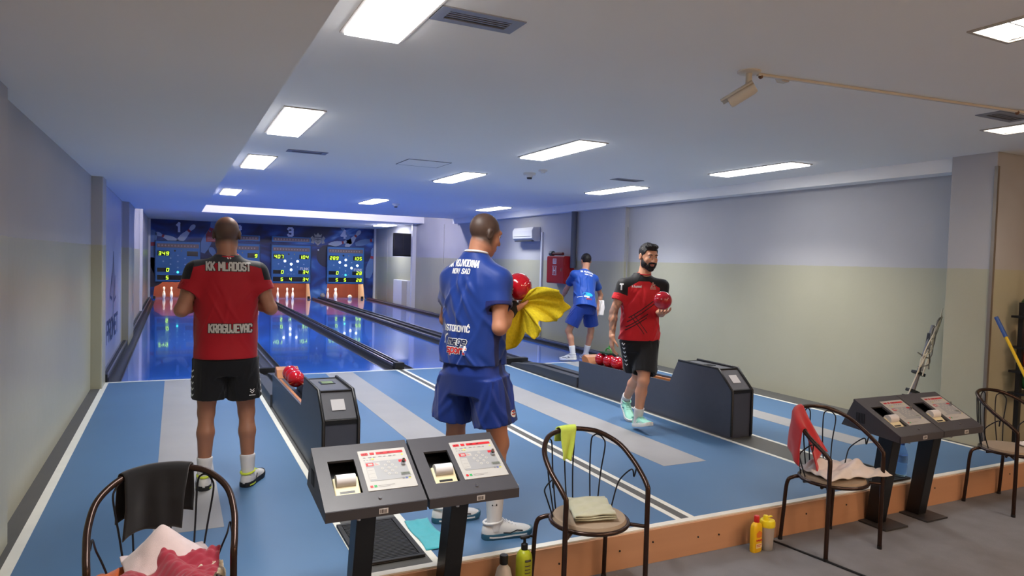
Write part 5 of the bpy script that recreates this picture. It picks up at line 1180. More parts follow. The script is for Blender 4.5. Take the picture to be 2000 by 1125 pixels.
def build_shirt(root, O, R, st, arms, m, attrs, h=.006, wr=None, necks=None, p=2.3, hem=.05, extra=None):
    """st rows: (z, halfwidth, halfdepth, forward offset); arms: (shoulder, sleeve end, r0, r1)"""
    zs, a, b, oy = zip(*st); O = np.array(O, float); R = np.array(R)
    pts = [O+R[:, 2]*zs[0], O+R[:, 2]*zs[-1]]+[np.array(q, float) for A in arms for q in A[:2]]; pts = np.array(pts); lo, hi = pts.min(0)-.30, pts.max(0)+.30
    F = Field(lo, hi, h)
    F.sect(O, R, zs, a, b, oy, p, .03, wr=wr)
    for s_, e_, r0, r1 in arms:
        F.cyl(np.array(s_, float)-R[:, 2]*.018, e_, r0*.93, r1, .055, ext=r0*.7)
        if necks is not None: F.cone(np.array(necks[0])-R[:, 2]*.035, np.array(s_, float)-R[:, 2]*.022, .058, r0*.86, .05)
    if extra: extra(F)
    zc = [zs[0]-.03, zs[0]+.03]; F.sect(O, R, zc, [a[0]-.020]*2, [b[0]-.020]*2, [oy[0]]*2, p, .006, sub=True)   # open hem
    for s_, e_, r0, r1 in arms:
        s_, e_ = np.array(s_, float), np.array(e_, float); u = (e_-s_)/np.linalg.norm(e_-s_); F.cyl(e_-u*.05, e_+u*.03, r1-.010, r1-.010, .005, sub=True)
    if necks is not None: F.cone(necks[0], necks[1], necks[2], necks[2], .008, sub=True)
    return F.mesh('shirt', m, root, attrs)
def build_shorts(root, O, R, st, legs, m, attrs, h=.006, wr=None):
    zs, a, b, oy = zip(*st); O = np.array(O, float); R = np.array(R)
    pts = np.array([O+R[:, 2]*zs[0], O+R[:, 2]*zs[-1]]+[np.array(q, float) for A in legs for q in A[:2]]); F = Field(pts.min(0)-.24, pts.max(0)+.24, h)
    F.sect(O, R, zs, a, b, oy, 2.3, .03)
    for s_, e_, r0, r1 in legs:
        s_, e_ = np.array(s_, float), np.array(e_, float); ax = (e_-s_); L = np.linalg.norm(ax); Rl = frame(R[:, 1], -ax/L)
        Rl = np.stack([Rl[:, 0], Rl[:, 1], Rl[:, 2]], 1)
        F.sect(e_, Rl, [0, L*.5, L], [r1, (r0+r1)/2, r0], [r1*1.0, (r0+r1)/2*1.0, r0], [0, 0, 0], 2.2, .025, wr=wr)
    for s_, e_, r0, r1 in legs:
        s_, e_ = np.array(s_, float), np.array(e_, float); u = (e_-s_)/np.linalg.norm(e_-s_); F.cyl(e_-u*.07, e_+u*.03, r1-.014, r1-.012, .005, sub=True)
    return F.mesh('shorts', m, root, attrs)
def ring_collar(root, C, R, a, b, r, m, parent, tilt=0.0):
    C = np.array(C); o = np.array(root.location); P = [C+R @ np.array((a*math.cos(q), b*math.sin(q), tilt*math.sin(q)))-o*0 for q in [2*PI*k/36 for k in range(36)]]
    return B().tube([Vector(p) for p in P], r, 8, closed=True).build('collar', m, parent, smooth=60)
def chevrons(n, w_, h, gap, sw):
    q = []
    for k in range(n):
        y = -k*gap; q += ribbon([[(-w_, y+h), (0, y), (w_, y+h)]], sw, .012)
    return q
def step_quads(lines, sw): return ribbon(lines, sw, .012)
# ================================================================== PEOPLE
M_skin_hair = {}
def A3(*v): return np.array(v, float)
M_pw = mat('print_white', (226, 228, 230), .5, var=.02); M_psil = mat('print_silver', (186, 184, 178), .5, var=.12, scale=30); M_pblk = mat('print_black', (24, 22, 24), .6)
M_sockw = mat('sock_white', (214, 216, 220), .9, var=.04, bump=.2, bscale=300); M_shw = mat('shoe_white', (206, 208, 210), .55, var=.08, scale=20); M_solek = mat('sole_black', (26, 28, 32), .6)
M_neon = mat('shoe_neon', (206, 226, 70), .5); M_mint = mat('shoe_mint', (150, 214, 196), .5, var=.2, scale=14); M_solew = mat('sole_white', (222, 224, 222), .5); M_solep = mat('sole_petrol', (44, 92, 116), .45); M_navy = mat('accent_navy', (34, 44, 84), .5)
def rel(P, O, R): return local(P, O, R)
# ---------------------------------------------------------------- man in red and black seen from behind
root = thing('person', 'balding man in red and black shirt and black shorts seen from behind', 'person', (.315, 4.98, 0))
R1 = frame((0, 1, 0)); Rh = frame((.10, 1, -.05), (0, -.0, 1)); HC = A3(.312, 5.03, 1.715)
J = dict(pelvis=A3(.315, 5.0, .93), neck=A3(.315, 4.985, 1.555), head=HC, Rt=R1, Rh=Rh, shoulderR=A3(.498, 4.99, 1.475), elbowR=A3(.592, 4.965, 1.215), wristR=A3(.43, 5.20, 1.285),
         shoulderL=A3(.132, 4.99, 1.475), elbowL=A3(.040, 4.965, 1.205), wristL=A3(.20, 5.20, 1.28), hipR=A3(.415, 5.0, .92), kneeR=A3(.452, 5.03, .50), ankleR=A3(.462, 4.985, .10), hipL=A3(.215, 5.0, .92), kneeL=A3(.198, 5.03, .51), ankleL=A3(.188, 5.005, .10))
def hair1(P):
    q = rel(P, HC, Rh); x, y, z = q.T; crown = .070-.35*np.clip(y+.05, -.05, .2)-z
    return np.minimum(np.minimum(crown, z+.062+.3*(y+.06)), np.minimum(.035-y, .12-np.abs(x)))
sk1 = layered('skin_tan', (160, 112, 88), [('hair', (64, 52, 46), .022, .85)], rough=.5, sheen=0, var=.07, vscale=7, sss=.05)
build_body(root, J, sk1, .0055, dict(hair=hair1), girth=1.05, arm=1.08, jaw=1.06,
           hands=dict(R=lambda F, w_, e: hand_prims(F, w_, (-.65, .75, .05), (-.6, -.3, .6), (.2, .3, 1), (.5, .7, .5)), L=lambda F, w_, e: hand_prims(F, w_, (.65, .75, .05), (.6, -.3, .6), (-.2, .3, 1), (.5, .7, .5))))
O1 = A3(.315, 5.0, .93)
st = [(-.045, .200, .150, 0), (.05, .197, .150, .015), (.18, .198, .150, .02), (.32, .203, .145, .01), (.44, .202, .130, 0), (.52, .187, .108, -.01), (.565, .160, .092, -.015), (.60, .115, .080, -.015), (.645, .075, .066, -.012)]
def sl1(P):
    out = np.full(len(P), -1.0)
    for s, e in ((J['shoulderR'], J['elbowR']), (J['shoulderL'], J['elbowL'])):
        u = (e-s)/np.linalg.norm(e-s); t = (P-s) @ u; r = (P[:, 0]-.315)*np.sign(e[0]-.315)
        out = np.maximum(out, np.minimum(np.minimum(r-.200-.25*np.clip(1.52-P[:, 2], 0, .2), .088-t+.25*(np.abs(P[:, 0]-.315)-.25)), t+.055))
    return out
def yk1(P): return np.minimum(P[:, 2]-(1.522-.8*(P[:, 0]-.315)**2), .205-np.abs(P[:, 0]-.315))
def seam1(P): return .004-np.abs(np.abs(P[:, 0]-.315)-.186)*1.0 if False else np.full(len(P), -1.0)
ms1 = layered('shirt_red_black', (160, 18, 32), [('sleeve', (22, 24, 30)), ('yoke', (52, 54, 58))], rough=.62, var=.06, bump=.15, bscale=320)
sleeve = lambda s, e, t: A3(*s)+(A3(*e)-A3(*s))*t
shirt1 = build_shirt(root, O1, R1, st, [(J['shoulderR'], sleeve(J['shoulderR'], J['elbowR'], .56), .076, .073), (J['shoulderL'], sleeve(J['shoulderL'], J['elbowL'], .56), .076, .073)], ms1, dict(sleeve=sl1, yoke=yk1), .0055, wr=wrinkle(3, .006, 36),
                     necks=(A3(.315, 4.985, 1.53), A3(.315, 4.985, 1.68), .062))
ring_collar(root, (.315, 4.985, 1.572), R1, .069, .068, .0065, mat('collar_red', (170, 24, 36), .6), shirt1, .012)
def blockprint(tg, s, h, sw, O, U, V, D, parent=None, m=M_psil, out=None, xs=.9, slant=0.0, gap=1.9, warp=None):
    L = text_lines(s, h, gap, xs, slant)
    if out: project_print('lettering_outline', tg, step_quads(L, sw*1.75), O, U, V, D, out, .0012, warp=warp)
    return project_print('lettering', tg, step_quads(L, sw), O, U, V, D, m, .0022, warp=warp)
blockprint(shirt1, 'KK MLADOST', .050, .0105, (.318, 4.4, 1.472), (1, 0, 0), (0, 0, 1), (0, 1, 0), out=M_pblk, xs=.565, gap=1.9)
blockprint(shirt1, 'KRAGUJEVAC', .050, .0105, (.334, 4.4, 1.065), (1, 0, -.012), (0, 0, 1), (0, 1, 0), out=M_pblk, xs=.545, gap=1.9)
project_print('neck_badge', shirt1, step_quads([[(-.022, .03), (.0, -.004)], [(-.006, .03), (.014, -.004)]], .008), (.315, 4.4, 1.553), (1, 0, 0), (0, 0, 1), (0, 1, 0), M_pw, .003)
project_print('neck_badge', shirt1, step_quads([[(-.014, .03), (.007, -.004)]], .006), (.315, 4.4, 1.553), (1, 0, 0), (0, 0, 1), (0, 1, 0), mat('print_rust', (170, 50, 46), .5), .0035)
def ch1(P): return np.full(len(P), -1.0)
msh = layered('shorts_black', (20, 21, 25), [], rough=.7, var=.1, bump=.15, bscale=300)
sh1 = build_shorts(root, O1, R1, [(-.16, .155, .118, 0), (-.06, .188, .138, 0), (-.02, .184, .128, 0), (.03, .165, .11, 0)], [(A3(.412, 5.0, .88), A3(.436, 5.01, .602), .108, .108), (A3(.218, 5.0, .88), A3(.212, 5.01, .612), .108, .108)], msh, None, .0055, wr=wrinkle(5, .008, 22, zr=(-.05, .32)))
for s, cx in ((-1, .108), (1, .548)):
    project_print('side_chevrons', sh1, chevrons(5, .015, .012, .040, .009), (cx-s*.006-.45*0+s*.35, 4.55, .80), (.75, s*.66, 0), (0, 0, 1), (-s*.64, .77, 0), M_pw, .003)
project_print('leg_badge', sh1, step_quads([[(-.012, .02), (0, .008), (.012, .02)], [(-.012, .006), (0, -.006), (.012, .006)], [(-.018, -.02), (.018, -.02)]], .005), (.475, 4.4, .655), (1, 0, 0), (0, 0, 1), (0, 1, 0), M_pw, .003)
for s, dd in (('R', (.50, 1)), ('L', (.06, 1))):
    an = J['ankle'+s]; d = Vector((dd[0], dd[1], 0)).normalized(); heel = (an[0]-d.x*.055, an[1]-d.y*.055, .002)
    sock(root, an, J['knee'+s], M_sockw, .115)
    shoe(root, heel, dd, 0, M_shw, M_solek, (('stripe', M_solek), ('heel', M_neon)), 1.02, lace=M_neon)
# ---------------------------------------------------------------- man in blue drying a ball
root = thing('person', 'tall man in blue shirt and shorts wiping a red ball with a yellow towel', 'person', (1.56, 3.66, 0))
f2 = A3(.86, .51, 0); R2 = frame(f2); HC2 = A3(1.597, 3.63, 1.738); Rh2 = frame((.97, .14, -.30), (.25, .03, 1))
J = dict(pelvis=A3(1.553, 3.64, 1.0), neck=A3(1.545, 3.625, 1.615), head=HC2, Rt=R2, Rh=Rh2, shoulderR=A3(1.632, 3.492, 1.492), elbowR=A3(1.612, 3.432, 1.215), wristR=A3(1.750, 3.560, 1.312),
         shoulderL=A3(1.462, 3.772, 1.492), elbowL=A3(1.475, 3.90, 1.225), wristL=A3(1.73, 3.82, 1.30), hipR=A3(1.60, 3.555, .96), kneeR=A3(1.675, 3.53, .54), ankleR=A3(1.655, 3.525, .10), hipL=A3(1.50, 3.725, .96), kneeL=A3(1.52, 3.82, .54), ankleL=A3(1.475, 3.865, .10))
def hair2(P):
    q = rel(P, HC2, Rh2); x, y, z = q.T
    return np.minimum(z+.060+.25*(y+.03), .028+.95*np.clip(z-.0, 0, .2)-y)
sk2 = layered('skin_light_tan', (180, 126, 100), [('hair', (48, 42, 40), .016, .9)], rough=.5, sheen=0, var=.07, vscale=7, sss=.05)
build_body(root, J, sk2, .0048, dict(hair=hair2), arm=1.02, hs=.93,
           hands=dict(R=lambda F, w_, e: hand_prims(F, w_, (.72, .62, .10), (-.1, 0, 1), (.53, -.85, 0), (.25, .4, .35), spread=.10), L=lambda F, w_, e: hand_prims(F, w_, (.75, -.55, .05), (-.1, 0, 1), (-.5, -.7, 0), (.35, .5, .4))))
def face(root, C, R, brow, iris=(60, 40, 30), lidm=None, S=1.0):
    lidm = lidm or mat('eyelid_skin', (186, 132, 106), .5)
    C = np.array(C); o = np.array(root.location); W_ = lambda x, y, z: Vector(C+R @ np.array((x*S, y*S, z))-o)
    for s in (-1, 1):
        b = B(); b.ball(W_(s*.031, .0795, .004), .0122, 16, 12); e = b.build('eye', mat('eye_white', (214, 208, 204), .2), root, smooth=True)
        c = W_(s*.031, .0795, .004); fw = Vector(R[:, 1]); B().tube([c+fw*.0112, c+fw*.0126], .0056, 12).build('iris', mat('iris_%d' % iris[0], iris, .15), e)
        ax = Vector(R @ np.array((0, .52, .85))); e1 = ax.orthogonal().normalized(); e2 = ax.cross(e1); lid = [[c+(ax*math.cos(q)+(e1*math.cos(2*PI*k/20)+e2*math.sin(2*PI*k/20))*math.sin(q))*.0133 for k in range(21)] for q in (.02, .3, .6, .85, 1.02)]
        B().grid(lid).build('eyelid', lidm, e, smooth=True)
        B().tube([W_(s*.0145, .0965, .021), W_(s*.031, .0975, .0265), W_(s*.047, .086, .021)], [.0038, .0045, .003], 8).build('eyebrow', brow, root, smooth=60)
M_dkhair = mat('hair_black', (24, 20, 20), .55, var=.25, scale=60, bump=.5, bscale=120)
face(root, HC2, Rh2, M_dkhair, S=.93)
O2 = A3(1.553, 3.64, 1.0)
st2 = [(-.005, .194, .152, 0), (.08, .188, .148, .0), (.22, .186, .140, 0), (.36, .188, .135, -.005), (.45, .184, .122, -.01), (.51, .168, .102, -.015), (.55, .145, .088, -.018), (.59, .100, .074, -.018), (.63, .068, .064, -.015)]
def side2(P): q = rel(P, O2, R2); return np.minimum(.017-np.abs(q[:, 1]+.045+.05*(q[:, 2]-.15)), np.minimum(q[:, 0]-.08, .33-q[:, 2]))
def cuff2(P):
    out = np.full(len(P), -1.0)
    for s in 'RL':
        a, e = J['shoulder'+s], J['elbow'+s]; L = np.linalg.norm(e-a); u = (e-a)/L; t = (P-a) @ u; q = rel(P, O2, R2); ds = np.linalg.norm(P-a-t[:, None]*u, axis=1); out = np.maximum(out, np.minimum(np.minimum(t-L*.50, .095-ds), np.minimum(L*.75-t, np.abs(q[:, 0])-.15)))
    return out
ms2 = layered('shirt_royal_blue', (22, 54, 132), [('side', (24, 30, 76)), ('cuff', (26, 34, 96))], rough=.5, var=.08, bump=.12, bscale=320)
wr2 = wrinkle(17, .011, 60)
shirt2 = build_shirt(root, O2, R2, st2, [(J['shoulderR'], sleeve(J['shoulderR'], J['elbowR'], .58), .069, .071), (J['shoulderL'], sleeve(J['shoulderL'], J['elbowL'], .58), .069, .071)], ms2, dict(side=side2, cuff=cuff2), .0055, wr=wr2,
                     necks=(A3(1.545, 3.625, 1.58), A3(1.56, 3.63, 1.74), .058))
ring_collar(root, (1.545, 3.625, 1.628), R2, .064, .066, .0065, M_pw, shirt2, -.010)
rgt = Vector(R2[:, 0]); bk = Vector(-f2)
def back2(u, z): return Vector((1.553, 3.64, z))+bk*.6+rgt*u
arc = lambda u, v: (u, v-.55*u*u)
L_ = text_lines('KK VOJVODIN^', .034, 1.6, .60); project_print('lettering', shirt2, step_quads(L_, .0070), back2(-.022, 1.550), rgt, (0, 0, 1), -bk, M_pw, .0016, warp=arc)
L_ = text_lines('NOVI S^D', .026, 2.0, .66, .10); project_print('lettering', shirt2, step_quads(L_, .0052), back2(-.028, 1.508), rgt, (0, 0, 1), -bk, M_pw, .0016)
L_ = text_lines('^STOROVI\u0106', .031, 1.9, .72); project_print('lettering', shirt2, step_quads(L_, .0072), back2(-.030, 1.185), rgt, (0, 0, 1), -bk, M_pw, .0016)
for w_, m_, off in ((.0175, M_pw, .0014), (.0095, None, .0024)):
    L_ = [[(p[0], p[1]) for p in pl] for pl in text_lines('mage', .038, 1.7, .88, .22)]; project_print('logo_lettering', shirt2, step_quads(L_, w_*.85), back2(-.022, 1.112), rgt, (0, 0, 1), -bk, m_ or M_navy, off)
    L_ = text_lines('sport', .038, 1.7, .88, .22); project_print('logo_lettering', shirt2, step_quads(L_, w_*.85), back2(-.026, 1.064), rgt, (0, 0, 1), -bk, m_ or mat('print_sport_red', (196, 30, 40), .5), off)
project_print('logo_swoosh', shirt2, step_quads([[(-.012, -.015), (-.006, .012), (.004, .03), (.022, .036)]], .009), back2(-.112, 1.128), rgt, (0, 0, 1), -bk, M_pw, .0016)
sd = A3(.53, -.85, 0); project_print('sleeve_badge', shirt2, step_quads([[(-.02, .05), (.012, .05), (-.02, .03), (.012, .025), (.012, .01), (-.02, .01)], [(-.02, -.012), (.015, -.012)], [(-.02, -.03), (.015, -.03)]], .008), Vector((1.66, 3.45, 1.38))+Vector((.95, -.2, 0))*.4, (.25, .97, 0), (0, 0, 1), (-.97, .25, 0), M_pw, .003)
def side2s(P): q = rel(P, O2, R2); return np.minimum(.016-np.abs(q[:, 1]+.0+.1*np.clip(-q[:, 2]-.1, 0, .3)*0), q[:, 0]-.03)
msh2 = layered('shorts_royal_blue', (20, 48, 126), [('side', (22, 32, 80))], rough=.5, var=.08, bump=.12, bscale=300)
sh2 = build_shorts(root, O2, R2, [(-.18, .165, .130, 0), (-.06, .192, .146, 0), (.0, .182, .136, 0), (.04, .16, .115, 0)], [(A3(1.605, 3.55, .92), A3(1.655, 3.535, .660), .112, .122), (A3(1.495, 3.73, .92), A3(1.485, 3.775, .655), .112, .118)], msh2, dict(side=side2s), .0055, wr=wrinkle(23, .012, 26, zr=(-.05, .32)))
project_print('leg_badge', sh2, disc_quads((0, 0), .022, 10), Vector((1.72, 3.44, .73))+Vector((.9, -.4, 0))*.3, (.4, .9, 0), (0, 0, 1), (-.9, .4, 0), M_pw, .003)
project_print('leg_badge', sh2, step_quads([[(-.010, .012), (.010, .012)], [(-.012, -.004), (.012, -.004)]], .007), Vector((1.72, 3.44, .73))+Vector((.9, -.4, 0))*.3, (.4, .9, 0), (0, 0, 1), (-.9, .4, 0), mat('print_rust', (170, 50, 46), .5), .004)
for s, dd in (('R', (1, -.10)), ('L', (1, -.06))):
    an = J['ankle'+s]; d = Vector((dd[0], dd[1], 0)).normalized(); so = sock(root, an, J['knee'+s], M_sockw, .19, .040, .047)
    shoe(root, (an[0]-d.x*.06, an[1]-d.y*.06, .002), dd, 0, M_shw, M_solep, (('swoosh', M_solek), ('sole', M_solew)), 1.02)
o = Vector(root.location); c = Vector(J['ankleR'])+Vector((0, 0, .10)); vd = Vector((-.394, -.919, 0)); tx = Vector((.919, -.394, 0))
bb = B()
for k, hgt in enumerate((.010, .018, .026)): bb.add([c-o+vd*.0505+tx*(-.016+.011*k)+Vector((0, 0, q)) for q in (0,)]+[c-o+vd*.0505+tx*(-.008+.011*k), c-o+vd*.0505+tx*(-.012+.011*k)+Vector((0, 0, hgt)), c-o+vd*.0505+tx*(-.018+.011*k)+Vector((0, 0, hgt-.004))], [(0,1,2,3)])
bb.build('sock_badge', M_pblk, so)
wd = (J['wristR']-J['elbowR']); wd /= np.linalg.norm(wd); wb = [Vector(J['wristR']+wd*q)-o for q in (-.06, -.055, .0, .03, .034)]
B().tube(wb, [.034, .037, .036, .036, .032], 20).build('wristband', mat('wristband_black', (20, 20, 22), .85, bump=.3, bscale=200), root, smooth=50)
ball_thing((1.806, 3.605, 1.437), 'red ball held up by the man with the yellow towel', None, .081)
# yellow towel: fans out of the hands in three lobes
def yellow_towel():
    C = Vector((1.815, 3.60, 1.335)); X = Vector((.90, -.43, 0)); Zv = Vector((0, 0, 1)); Yv = Vector((.43, .90, 0)); rows = []; nr, na = 18, 90
    keyA = [1.05, .75, .35, .05, -.30, -.62, -.85, -1.10, -1.35, -1.62, -1.95, -2.25, -2.6]; keyR = [.09, .17, .26, .28, .245, .14, .18, .215, .16, .25, .30, .22, .08]
    for i in range(nr+1):
        row = []; f = i/nr
        for j in range(na+1):
            a = 1.05+(-2.6-1.05)*j/na; r = np.interp(-a, [-k for k in keyA], keyR)*f
            x = r*math.cos(a); z_ = r*math.sin(a)-.10*(r*max(0, math.cos(a)))**1.3*1.2
            r *= 1+.05*math.sin(13*a+1)+.03*math.sin(29*a); x = r*math.cos(a); y = .050*f*math.sin(4.6*a+.6+2*f)+.022*f*math.sin(9*a+r*24)+.014*f*math.sin(19*a+2+r*30)-.05*f
            row.append(C+X*x+Zv*z_+Yv*y)
        rows.append(row)
    o = B().grid(rows).build('yellow_towel', mat('yellow_chamois', (232, 210, 44), .9, var=.30, scale=70, bump=.6, bscale=260), None, smooth=True, solid=.006)
    tag(o, 'yellow perforated towel hanging from the hands of the man with the ball', 'towel')
yellow_towel()
# ---------------------------------------------------------------- bearded man walking towards the camera
root = thing('person', 'bearded man in red and black shirt walking forward with a red ball', 'person', (4.03, 5.42, 0))
f3 = A3(-.30, -.954, 0); R3 = frame(f3); HC3 = A3(4.075, 5.365, 1.672); Rh3 = frame((-.14, -.97, -.16), (0, -.14, 1))
J = dict(pelvis=A3(4.04, 5.42, .92), neck=A3(4.055, 5.405, 1.515), head=HC3, Rt=R3, Rh=Rh3, shoulderR=A3(3.862, 5.455, 1.408), elbowR=A3(3.765, 5.47, 1.130), wristR=A3(3.712, 5.405, .905),
         shoulderL=A3(4.232, 5.345, 1.408), elbowL=A3(4.235, 5.345, 1.13), wristL=A3(4.012, 5.085, 1.155), hipR=A3(3.965, 5.445, .90), kneeR=A3(4.115, 5.52, .49), ankleR=A3(4.215, 5.86, .175), hipL=A3(4.115, 5.40, .90), kneeL=A3(3.985, 5.26, .495), ankleL=A3(4.015, 5.36, .125))
def lips3(P): q = rel(P, HC3, Rh3); return np.minimum(.012-np.abs(q[:, 2]+.073), np.minimum(.022-np.abs(q[:, 0]), q[:, 1]-.07))
def tat3(P):
    a, e = J['elbowR'], J['wristR']; u = (e-a)/np.linalg.norm(e-a); t = (P-a) @ u; L = np.linalg.norm(e-a); d = np.linalg.norm(P-a-t[:, None]*u, axis=1)
    n_ = np.sin(P[:, 2]*90+3*np.sin(P[:, 0]*80))+np.sin(P[:, 1]*110+P[:, 2]*40)+.8*np.sin(P[:, 0]*150-P[:, 2]*70)
    return np.minimum(np.minimum(t+.06, L*.88-t)*8, np.minimum((.06-d)*10, (n_+.7)*.3))
sk3 = layered('skin_fair', (208, 152, 122), [('lips', (168, 96, 84), .006, .8), ('tattoo', (74, 66, 70), .25, .75)], rough=.48, sheen=0, var=.06, vscale=7, sss=.05)
build_body(root, J, sk3, .0045, dict(lips=lips3, tattoo=tat3), arm=.95,
           hands=dict(R=lambda F, w_, e: hand_prims(F, w_, (-.05, -.10, -1), (.93, -.26, 0), (-.26, -.93, 0), (.25, .45, .35), spread=.07), L=lambda F, w_, e: hand_prims(F, w_, (-.35, -.93, .04), (0, -.05, 1), (.93, -.26, 0), (.30, .45, .35), spread=.12, open_thumb=1.0)))
face(root, HC3, Rh3, M_dkhair)
def headfield(C, R, fn, h=.004, m=.15):
    C = np.array(C); F = Field(C-m, C+m, h); X, Y, Z = F.ax[0][:, None, None]-C[0], F.ax[1][None, :, None]-C[1], F.ax[2][None, None, :]-C[2]
    q = [X*R[0, i]+Y*R[1, i]+Z*R[2, i] for i in range(3)]; F.D = fn(*q).astype(np.float32); return F
def el(x, y, z, c, r): k0 = np.sqrt(((x-c[0])/r[0])**2+((y-c[1])/r[1])**2+((z-c[2])/r[2])**2); return (k0-1)*min(r)
def strands(x, y, z, a): return a*(np.sin(150*x+30*np.sin(30*y))+np.sin(130*y+60*z)+np.sin(170*x-90*z))/3
def hair3(x, y, z):
    d = np.minimum(el(x, y, z, (0, -.018, .036), (.084, .104, .094)), el(x, y, z, (.005, .050, .098), (.064, .050, .030)))
    line = np.interp(y, [-.13, -.09, -.05, -.005, .02, .04, .052, .12], [-.065, -.062, -.045, -.005, .004, .020, .060, .066]); d = np.maximum(d-strands(x, y, z, .0030), line-z)
    return np.maximum(d, y-.098)
headfield(HC3, Rh3, hair3).mesh('hair', M_dkhair, root)
def beard3(x, y, z):
    d = np.minimum(np.minimum(el(x, y, z, (0, .036, -.086), (.060, .058, .046)), el(x, y, z, (0, .066, -.112), (.034, .030, .027))), np.minimum(el(x, y, z, (-.047, .014, -.056), (.0300, .054, .056)), el(x, y, z, (.047, .014, -.056), (.0300, .054, .056))))
    mo = el(np.abs(x), y, z, (.016, .090, -.0555), (.022, .016, .0085)); line = np.interp(y, [-.02, .0, .03, .06, .075, .12], [.010, .002, -.034, -.056, -.062, -.074])
    d = np.maximum(d, z-line); d = np.maximum(d, -.004-y+.0); d = np.minimum(d, mo); d = np.minimum(d, el(np.abs(x), y, z, (.030, .078, -.076), (.010, .016, .022)))
    return np.maximum(d-strands(x, y, z, .0016), -el(x, y, z, (0, .100, -.0735), (.021, .030, .0065)))
headfield(HC3, Rh3, beard3).mesh('beard', M_dkhair, root)
O3 = A3(4.04, 5.42, .92)
st3 = [(-.055, .196, .130, 0), (.05, .186, .128, .0), (.18, .182, .125, 0), (.31, .192, .125, 0), (.40, .190, .115, -.005), (.46, .172, .100, -.01), (.505, .140, .086, -.015), (.55, .095, .073, -.015), (.59, .068, .062, -.012)]
def sl3(P):
    out = np.full(len(P), -1.0); q = rel(P, O3, R3)
    for s in 'RL':
        a, e = J['shoulder'+s], J['elbow'+s]; u = (e-a)/np.linalg.norm(e-a); t = (P-a) @ u; out = np.maximum(out, np.minimum(np.minimum((q[:, 0] if s == 'R' else -q[:, 0])-.160, .108-t), t+.10))
    return np.maximum(out, q[:, 2]-(.508-.55*np.clip(np.abs(q[:, 0])-.05, 0, .2)+.4*np.clip(q[:, 1], 0, .2)*0+.10*np.clip(q[:, 1]+.02, 0, .03)))
ms3 = layered('shirt_red_black_front', (196, 28, 38), [('sleeve', (24, 24, 28))], rough=.58, var=.06, bump=.12, bscale=320)
shirt3 = build_shirt(root, O3, R3, st3, [(J['shoulderR'], sleeve(J['shoulderR'], J['elbowR'], .60), .064, .066), (J['shoulderL'], sleeve(J['shoulderL'], J['elbowL'], .60), .064, .066)], ms3, dict(sleeve=sl3), .0055, wr=wrinkle(31, .009, 55),
                     necks=(A3(4.055, 5.405, 1.47), A3(4.06, 5.39, 1.63), .058))
ring_collar(root, (4.055, 5.397, 1.506), R3, .062, .063, .006, mat('collar_red', (170, 24, 36), .6), shirt3, -.012)
fw = Vector(f3); ur = Vector(-R3[:, 0])     # reading direction for someone facing him
def front3(u, z): return Vector((4.04, 5.42, z))+fw*.6+ur*u
M_pdk = mat('print_maroon_black', (66, 18, 26), .6)
for k, (u0, v0, u1, v1) in enumerate(((-.14, 1.085, .10, 1.255), (-.15, 1.045, .12, 1.235), (-.16, .995, .03, 1.120), (-.165, .965, .02, 1.085))):
    project_print('diagonal_stripe', shirt3, step_quads([[(u0, v0), (u1, v1)]], .010), front3(0, 0), ur, (0, 0, 1), -fw, M_pdk, .0016)
for u0, v0, u1, v1 in ((-.125, 1.095, .0, .935), (-.098, 1.108, .03, .945)):
    project_print('diagonal_stripe', shirt3, step_quads([[(u0, v0), (u1, v1)]], .007), front3(0, 0), ur, (0, 0, 1), -fw, M_pdk, .0020)
L_ = text_lines('^ hummel', .020, 1.5, .72); project_print('chest_lettering', shirt3, step_quads(L_, .0040), front3(-.075, 1.372), ur, (0, 0, 1), -fw, M_pw, .0016)
project_print('chest_crest', shirt3, step_quads([[(-.018, .01), (0, .05), (.018, .01)], [(-.026, .0), (.026, .0)], [(-.03, -.012), (.03, -.012)], [(-.02, .008), (.02, .03)]], .008), front3(.088, 1.372), ur, (0, 0, 1), -fw, mat('crest_print', (200, 150, 140), .5, var=.4, scale=80), .003)
project_print('sleeve_badge', shirt3, step_quads([[(0, -.02), (0, .025)], [(-.012, .03), (.012, .03)]], .014), Vector((3.86, 5.45, 1.37))+Vector((-.8, -.6, 0))*.4, (.6, -.8, 0), (0, 0, 1), (.8, .6, 0), M_pw, .003)
sh3 = build_shorts(root, O3, R3, [(-.16, .15, .115, 0), (-.05, .178, .122, 0), (-.02, .168, .112, 0), (.03, .15, .10, 0)], [(A3(3.955, 5.445, .86), A3(4.030, 5.475, .565), .105, .100), (A3(4.125, 5.395, .86), A3(4.010, 5.290, .555), .108, .108)], msh, None, .0055, wr=wrinkle(37, .009, 22, zr=(-.05, .32)))
project_print('side_chevrons', sh3, chevrons(6, .014, .012, .040, .009), Vector((3.93, 5.44, .82))+Vector((-.95, -.3, 0))*.5, (.3, -.95, 0), (0, 0, 1), (.95, .3, 0), M_pw, .003)
sock(root, J['ankleL'], J['kneeL'], M_sockw, .10, .040, .045, .06); sock(root, J['ankleR'], J['kneeR'], M_sockw, .10, .040, .045, .03)
d = Vector((-.10, -.99, 0)).normalized(); shoe(root, (4.022, 5.415, .020), (d.x, d.y), .22, M_mint, M_solew, (('swoosh', M_shw), ('stripe', M_shw)), 1.02)
d = Vector((-.32, -.95, 0)).normalized(); shoe(root, (4.235, 5.905, .125), (d.x, d.y), -.50, M_mint, M_solew, (('swoosh', M_shw), ('stripe', M_solep)), 1.02)
ball_thing((3.945, 4.965, 1.272), 'red ball held in the hand of the bearded man', None, .083)
